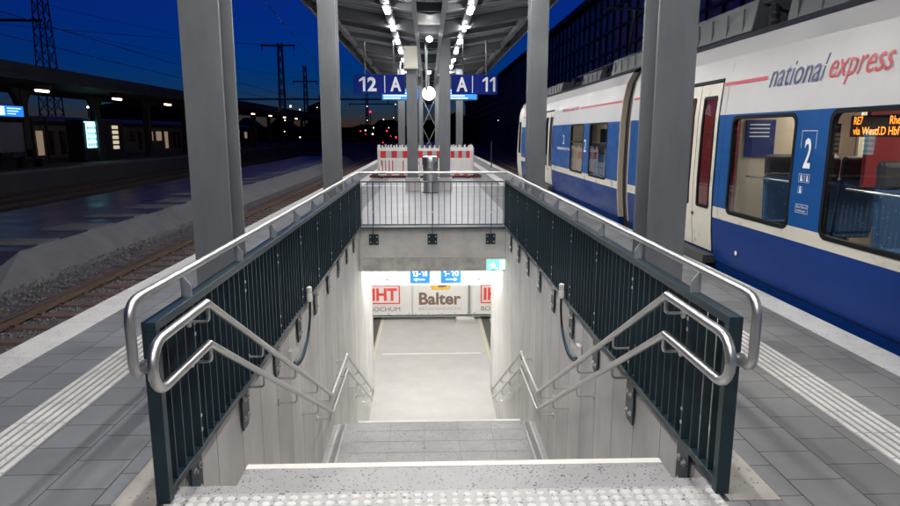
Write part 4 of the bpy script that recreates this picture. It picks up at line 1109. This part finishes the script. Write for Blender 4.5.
# vending machines, board, display
t = thing('vending_machine', (-21, 42, 0), 'drinks vending machine glowing cyan on the far platform', 'vending machine')
b = MB(); b.box(-22, -21.0, 41.0, 44.0, .0, 2.55); b.build('cabinet', 'black', t)
b = MB(); b.box(-20.998, -20.96, 41.35, 42.75, .85, 2.35); b.box(-20.99, -20.97, 41.2, 42.9, 2.38, 2.45); fr = b.build('front_panel', 'vend', t)
b = MB()
for k in range(4):
    for j in range(6): b.box(-20.959, -20.955, 41.42 + j * .22, 41.54 + j * .22, .95 + k * .34, 1.14 + k * .34)
b.build('goods', 'guideblue', fr)
t = thing('snack_machine', (-21, 44.9, 0), 'dimmer snack machine right of the glowing vending machine', 'vending machine')
b = MB(); b.box(-22, -21.0, 44.05, 46.3, .0, 2.55); b.build('cabinet', 'black', t)
b = MB()
for k in range(5): b.box(-20.998, -20.97, 44.7, 45.5, .7 + k * .33, .92 + k * .33)
b.build('shelf_row', 'vend2', t)
t = thing('far_display', (-19, 30.5, 2.4), 'bright blue departure display hanging at the left edge of the photo', 'display')
b = MB(); b.box(-19.25, -19.02, 28.6, 32.0, 2.45, 3.02); b.build('case', 'black', t)
b = MB(); b.box(-19.018, -19.0, 28.7, 31.9, 2.5, 2.97); b.quad((-19.2, 28.597, 2.5), (-19.05, 28.597, 2.5), (-19.05, 28.597, 2.97), (-19.2, 28.597, 2.97)); sc_ = b.build('screen', 'lcd', t)
b = MB(); b.box(-18.998, -18.99, 28.9, 30.5, 2.55, 2.93)
for k in range(3): b.box(-18.998, -18.99, 30.7, 31.7 - .2 * k, 2.84 - .12 * k, 2.88 - .12 * k)
b.build('text_lines', 'lcdtext', sc_)
b = MB(); b.tube([(-19.15, 30.3, 3.0), (-19.15, 30.3, 4.1)], .04, 6); b.build('hanger', 'black', t)
M['board_brown'] = mat('board brown', (.12, .075, .02), .6, var=.2); M['board_grey'] = mat('board grey', (.09, .10, .13), .5, var=.2)
for y, m_, lab in ((29.9, 'board_brown', 'brownish notice board on the far platform below the blue display'), (32.3, 'board_grey', 'grey framed notice board right of the brown one on the far platform')):
    t = thing('notice_board', (-20.0, y, 0), lab, 'notice board', 'notice boards on the far platform')
    b = MB(); b.box(-20.05, -19.98, y - 1.0, y + 1.0, .85, 2.25); b.build('panel', m_, t)
    b = MB(); b.box(-20.04, -19.99, y - 1.1, y - 1.0, 0, 2.3); b.box(-20.04, -19.99, y + 1.0, y + 1.1, 0, 2.3); b.build('frame', 'black', t)
t = thing('platform_bench', (-20.6, 36.8, 0), 'dark bench on the far platform left of the vending machine', 'bench')
b = MB(); b.box(-20.8, -20.3, 33.6, 35.6, .42, .48); b.build('seat', 'black', t)
b = MB(); b.box(-20.86, -20.8, 33.6, 35.6, .55, .9); b.build('backrest', 'black', t)
for y in (33.8, 35.4): b = MB(); b.box(-20.75, -20.4, y - .04, y + .04, 0, .42); b.build('leg', 'black', t)
t = thing('waiting_shelter', (-23, 37.5, 0), 'dark glazed waiting shelter behind the first far canopy column', 'shelter')
b = MB(); b.box(-24.2, -22.4, 35.2, 39.8, 2.5, 2.65); b.build('roof', 'far_canopy', t)
for y in (35.3, 36.8, 38.3, 39.7): b = MB(); b.box(-22.5, -22.4, y - .06, y + .06, 0, 2.5); b.build('post', 'far_canopy', t)
# far train
t = thing('parked_train', (-29, 60, -1), 'pale grey train with lit windows standing beyond the far platform', 'train')
for ci, (ya, yb) in enumerate(((14, 36.5), (37.2, 59.5), (60.2, 82), (82.8, 104))):
    b = MB(); b.prism([(-27.5, -.5), (-27.3, .3), (-27.35, 2.2), (-27.7, 2.75), (-28.8, 3.0), (-30, 2.7), (-30.2, -.5)], 'y', ya, yb); cb = b.build('car_body', 'far_train', t)
    b = MB(); b.prism([(-27.29, 2.3), (-27.33, 2.6), (-27.36, 2.6), (-27.36, 2.3)], 'y', ya + .1, yb - .1); b.build('roof_edge', 'far_canopy', cb)
    y = ya + 1.2; k = 0
    while y < yb - 1.8:
        lit = rnd.random() < .48
        w = rnd.choice((1.2, 1.2, .75)); b = MB(); b.box(-27.34, -27.28 + .002, y, y + w, 1.0 if w > 1 else .2, 1.9); b.build('window', 'far_win' if lit else 'far_win_d', t); y += w + rnd.choice((.55, .9, 1.4)); k += 1

# ------------------------------------------------------------------ masts and wires
def lattice(x, y, z0, z1, w0, w1, lab, arms=(), grp='overhead line masts'):
    t = thing('lattice_mast', (x, y, -1), lab, 'mast', grp)
    b = MB(); r_ = .07
    cs = [(-1, -1), (1, -1), (1, 1), (-1, 1)]
    for sx, sy in cs: b.tube([(x + sx * w0 / 2, y + sy * w0 / 2, z0), (x + sx * w1 / 2, y + sy * w1 / 2, z1)], r_, 5)
    n = int((z1 - z0) / 1.6)
    for i in range(n):
        a = i / n; c = (i + 1) / n; wa = w0 + (w1 - w0) * a; wb = w0 + (w1 - w0) * c; za = z0 + (z1 - z0) * a; zb = z0 + (z1 - z0) * c
        for q in range(4):
            p0, p1 = cs[q], cs[(q + 1) % 4]
            b.tube([(x + p0[0] * wa / 2, y + p0[1] * wa / 2, za), (x + p1[0] * wb / 2, y + p1[1] * wb / 2, zb)], .04, 4, False)
            b.tube([(x + p1[0] * wa / 2, y + p1[1] * wa / 2, za), (x + p0[0] * wb / 2, y + p0[1] * wb / 2, zb)], .04, 4, False)
    b.build('tower', 'mast', t)
    for (xa, xb, z) in arms:
        b = MB(); b.box(xa, xb, y - .12, y + .12, z - .12, z + .12); b.build('cross_arm', 'mast', t)
        b = MB()
        for xx in (xa + .2, xb - .2): b.tube([(xx, y, z - .12), (xx, y, z - .8)], .07, 6)
        b.build('insulator', 'mast', t)
lattice(-40.5, 73, -1, 22, 1.9, .75, 'wide lattice mast rising behind the far canopy at the left', [(-62, -40.5, 13.4)])
lattice(-22.5, 104, -1, 15.2, 1.0, .6, 'lattice mast with a T-shaped top in the gap between the left columns', [(-25.4, -20.2, 14.9), (-30, -6, 6.9)])
lattice(-24.5, 135, -1, 15, .9, .5, 'smaller lattice mast just left of the second left column', [(-27, -22, 11.9)])
lattice(-20.2, 135, -1, 13, .8, .5, 'thin lattice mast half hidden by the second left column', [(-22, -19, 9.0)])
lattice(-15.5, 170, -1, 14, .7, .5, 'faint thin lattice mast below the 12 sign', [(-20, -8, 9)])
t = thing('overhead_wires', (-20, 60, 8), 'thin overhead wires crossing the dark blue sky', 'wires')
b = MB()
for (a, c) in (((-60, 72, 18), (-12, 30, 9.2)), ((-62, 40, 12), (-14, 60, 9.4)), ((-14.2, 5, 6.0), (-14.2, 140, 6.1)), ((-17.2, 5, 6), (-17.2, 140, 6.1)), ((-40, 73, 15), (-22.5, 104, 14.6)), ((-50, 60, 15), (-18, 100, 9.5)), ((-5.1, 18, 6.2), (-14, 150, 6.3)), ((-22.5, 104, 6.9), (-60, 104, 7.4))):
    pts = [Vector(a).lerp(Vector(c), i / 12) - Vector((0, 0, 1.2 * 4 * (i / 12) * (1 - i / 12) * .5)) for i in range(13)]; b.tube(pts, .016, 4)
b.build('wire', 'mast', t)
for (x, y, z, L_, lab) in ((-23, 60, 10.6, 1.4, 'dark wire insulator higher up in the blue sky'), (-20, 60, 8.9, 1.9, 'dark wire insulator above the far canopy')):
    pass

# ------------------------------------------------------------------ hall on the right
t = thing('station_hall', (14, 60, -1), 'dark glazed grid facade of the building behind the train', 'building')
b = MB(); b.box(14.15, 30, -6, 250, -1, 12.9); b.build('wall', 'hall_dark', t)
b = MB(); b.box(14.1, 14.148, -6, 250, 3.2, 12.4); b.build('glazing', 'hall_glass', t)
b = MB(); y = -6
while y < 250: b.box(13.98, 14.098, y - .06, y + .06, 3.2, 12.4); y += 1.9
b.build('mullions', 'hall_frame', t)
b = MB()
for z in (3.2, 4.75, 6.3, 7.85, 9.4, 10.95, 12.4): b.box(13.96, 14.097, -6, 250, z - .07, z + .07)
b.build('transoms', 'hall_frame', t)
b = MB(); b.box(13.6, 14.6, -6, 250, 12.5, 13.0); b.build('cornice', 'hall_dark', t)
for k in range(16):
    y = -2 + k * 15.5
    b = MB(); b.box(12.9, 13.25, y - .2, y + .2, -1, 3.1); b.box(12.9, 14.0, y - .15, y + .15, 2.9, 3.15); b.build('post', 'hall_dark', t)

# ------------------------------------------------------------------ far background
b = MB(); x = -160.; prof = []
rr = random.Random(5)
while x < 60: prof.append((x, rr.uniform(3.0, 6.5) if rr.random() < .6 else rr.uniform(2.5, 4.5))); x += rr.uniform(1.5, 5)
b.prism([(-160, -1)] + prof + [(60, -1)], 'y', 205, 216)
o = b.build('far_wood', 'tree_far'); tag(o, 'black strip of trees along the dark horizon', 'wood', kind='stuff')
for (x0_, x1_, y_, h_, lab) in ((-75, -52, 150, 7.5, 'black building block on the horizon beyond the far canopy'), (-34, -27, 190, 9, 'small black building on the horizon between the left columns'), (4, 12, 190, 6, 'black building at the far end of the tracks')):
    t = thing('far_building', ((x0_ + x1_) / 2, y_, -1), lab, 'building'); b = MB(); b.box(x0_, x1_, y_, y_ + 12, -1, h_); b.build('wall', 'tree_far', t)
    b = MB(); b.prism([(x0_ - .4, h_), (x1_ + .4, h_), ((x0_ + x1_) / 2, h_ + 1.6)], 'y', y_ - .3, y_ + 12.3); b.build('roof', 'tree_far', t)
# signals and far lamps:  (pixel-free world positions read off the photo)
def far_point(x, y, z, colr, size, lab, nm, cat):
    size *= .42
    t = thing(nm, (x, y, -1), lab, cat, 'distant lights along the tracks')
    b = MB(); b.tube([(x, y, -1), (x, y, z - size * 1.2)], .06, 6); b.build('post', 'mast', t)
    b = MB(); b.box(x - size * 1.2, x + size * 1.2, y + .05, y + .25, z - size * 1.3, z + size * 1.3); b.build('lamp_head', 'black', t)
    b = MB(); b.tube([(x, y + .04, z), (x, y - .06, z)], size, 12); b.build('lens', colr, t)
def at(px, py, Y):
    # helper for distant positions: direction from the standing point at eye height 1.75
    X = (px - 428) / 650 * Y * .985; return X, Y, 1.75 + (133 - py) / 650 * Y * 1.02
WORDS = ['highest, right under the 12', 'just below the 12 sign', 'close to the left end of the barriers', 'in the middle of the cluster', 'low over the barriers', 'near the horizon', 'farthest left of the cluster']
specs = [(371, 113, 90, 'sig_red', .30), (361, 131, 100, 'sig_red', .20), (366, 134, 110, 'sig_red', .22), (387, 131, 95, 'sig_red', .24), (396, 137, 95, 'sig_red', .28), (391, 136, 120, 'sig_red', .18), (383, 142, 95, 'sig_red', .17),
         (368, 108, 120, 'sig_white', .14), (368, 121, 120, 'sig_white', .12), (396, 106, 130, 'sig_white', .15), (384, 120, 120, 'sig_white', .17), (374, 128, 90, 'sig_white', .15), (373, 134, 90, 'sig_white', .24), (389, 128, 120, 'sig_white', .13), (394, 118.5, 130, 'sig_white', .15), (366, 130.5, 100, 'sig_white', .18),
         (293, 108, 80, 'sig_white', .26), (302, 111, 95, 'sig_white', .16), (287, 121, 80, 'sig_white', .15), (286, 131.5, 80, 'sig_white', .10), (301, 137, 80, 'sig_white', .14), (319, 109, 110, 'sig_white', .10), (97, 109, 62, 'sig_white', .20), (498, 121, 70, 'sig_white', .06)]
used = {}
for i, (px, py, Y_, c_, s_) in enumerate(specs):
    X, Yp, Z = at(px, py, Y_)
    kind = 'red signal light' if c_ == 'sig_red' else 'white lamp'
    where = 'in the dark left of the barriers' if 345 < px < 400 else 'in the gap between the left columns' if px > 200 else 'above the far train'
    if px > 450: where = 'at the foot of the dark hall'
    used.setdefault((kind, where), 0); used[(kind, where)] += 1
    rank = ['first', 'second', 'third', 'fourth', 'fifth', 'sixth', 'seventh', 'eighth', 'ninth'][sorted([q[0] * 1000 + q[1] for q in specs if (q[3] == c_ and ((345 < q[0] < 400) == (345 < px < 400)) and (q[0] > 200) == (px > 200) and (q[0] > 450) == (px > 450))]).index(px * 1000 + py)]
    far_point(X, Yp, Z, c_, s_, '%s %s, %s from the left' % (kind, where, rank), 'signal_light' if c_ == 'sig_red' else 'street_lamp', 'signal' if c_ == 'sig_red' else 'lamp')
# small sign with pink marking by the train nose
t = thing('stop_board', (3.2, 34, 0), 'small pale stop marker board beside the far train nose', 'sign')
X_ = (508 - 428) / 650 * 34
b = MB(); b.tube([(X_ - .9, 34, -.9), (X_ - .9, 34, 1.35)], .03, 6); b.build('post', 'mast', t)

# ------------------------------------------------------------------ world, sun, camera
w = bpy.data.worlds.new('World'); scn.world = w; w.use_nodes = True
nt = w.node_tree; bg = nt.nodes['Background']
sky = nt.nodes.new('ShaderNodeTexSky'); sky.sky_type = 'NISHITA'; sky.sun_disc = False
sky.sun_elevation = R(-1.0); sky.sun_rotation = R(0); sky.ozone_density = 9.0; sky.air_density = 1.0; sky.dust_density = 0.
nt.links.new(sky.outputs[0], bg.inputs[0]); bg.inputs[1].default_value = .29
sl = bpy.data.lights.new('sun', 'SUN'); sl.energy = .01; sl.angle = R(10); sl.color = (.6, .7, 1)
so = bpy.data.objects.new('sun', sl); COL.objects.link(so); so.rotation_euler = (R(89), 0, R(180)); so.location = (0, 0, 30)

cam = bpy.data.cameras.new('camera'); cam.sensor_width = 36; cam.lens = 26.0; cam.clip_start = .05; cam.clip_end = 2000
co = bpy.data.objects.new('camera', cam); COL.objects.link(co); co.location = (0, 0, 1.75)
co.rotation_euler = (R(90 - 10.46), 0, R(-1.906)); scn.camera = co
vs_ = scn.view_settings; vs_.view_transform = 'Standard'; vs_.look = 'None'; vs_.exposure = .2; vs_.gamma = 1; vs_.use_curve_mapping = False
scn.cycles.max_bounces = 6; scn.cycles.diffuse_bounces = 3; scn.cycles.glossy_bounces = 3; scn.cycles.transparent_max_bounces = 8
scn.cycles.use_denoising = True
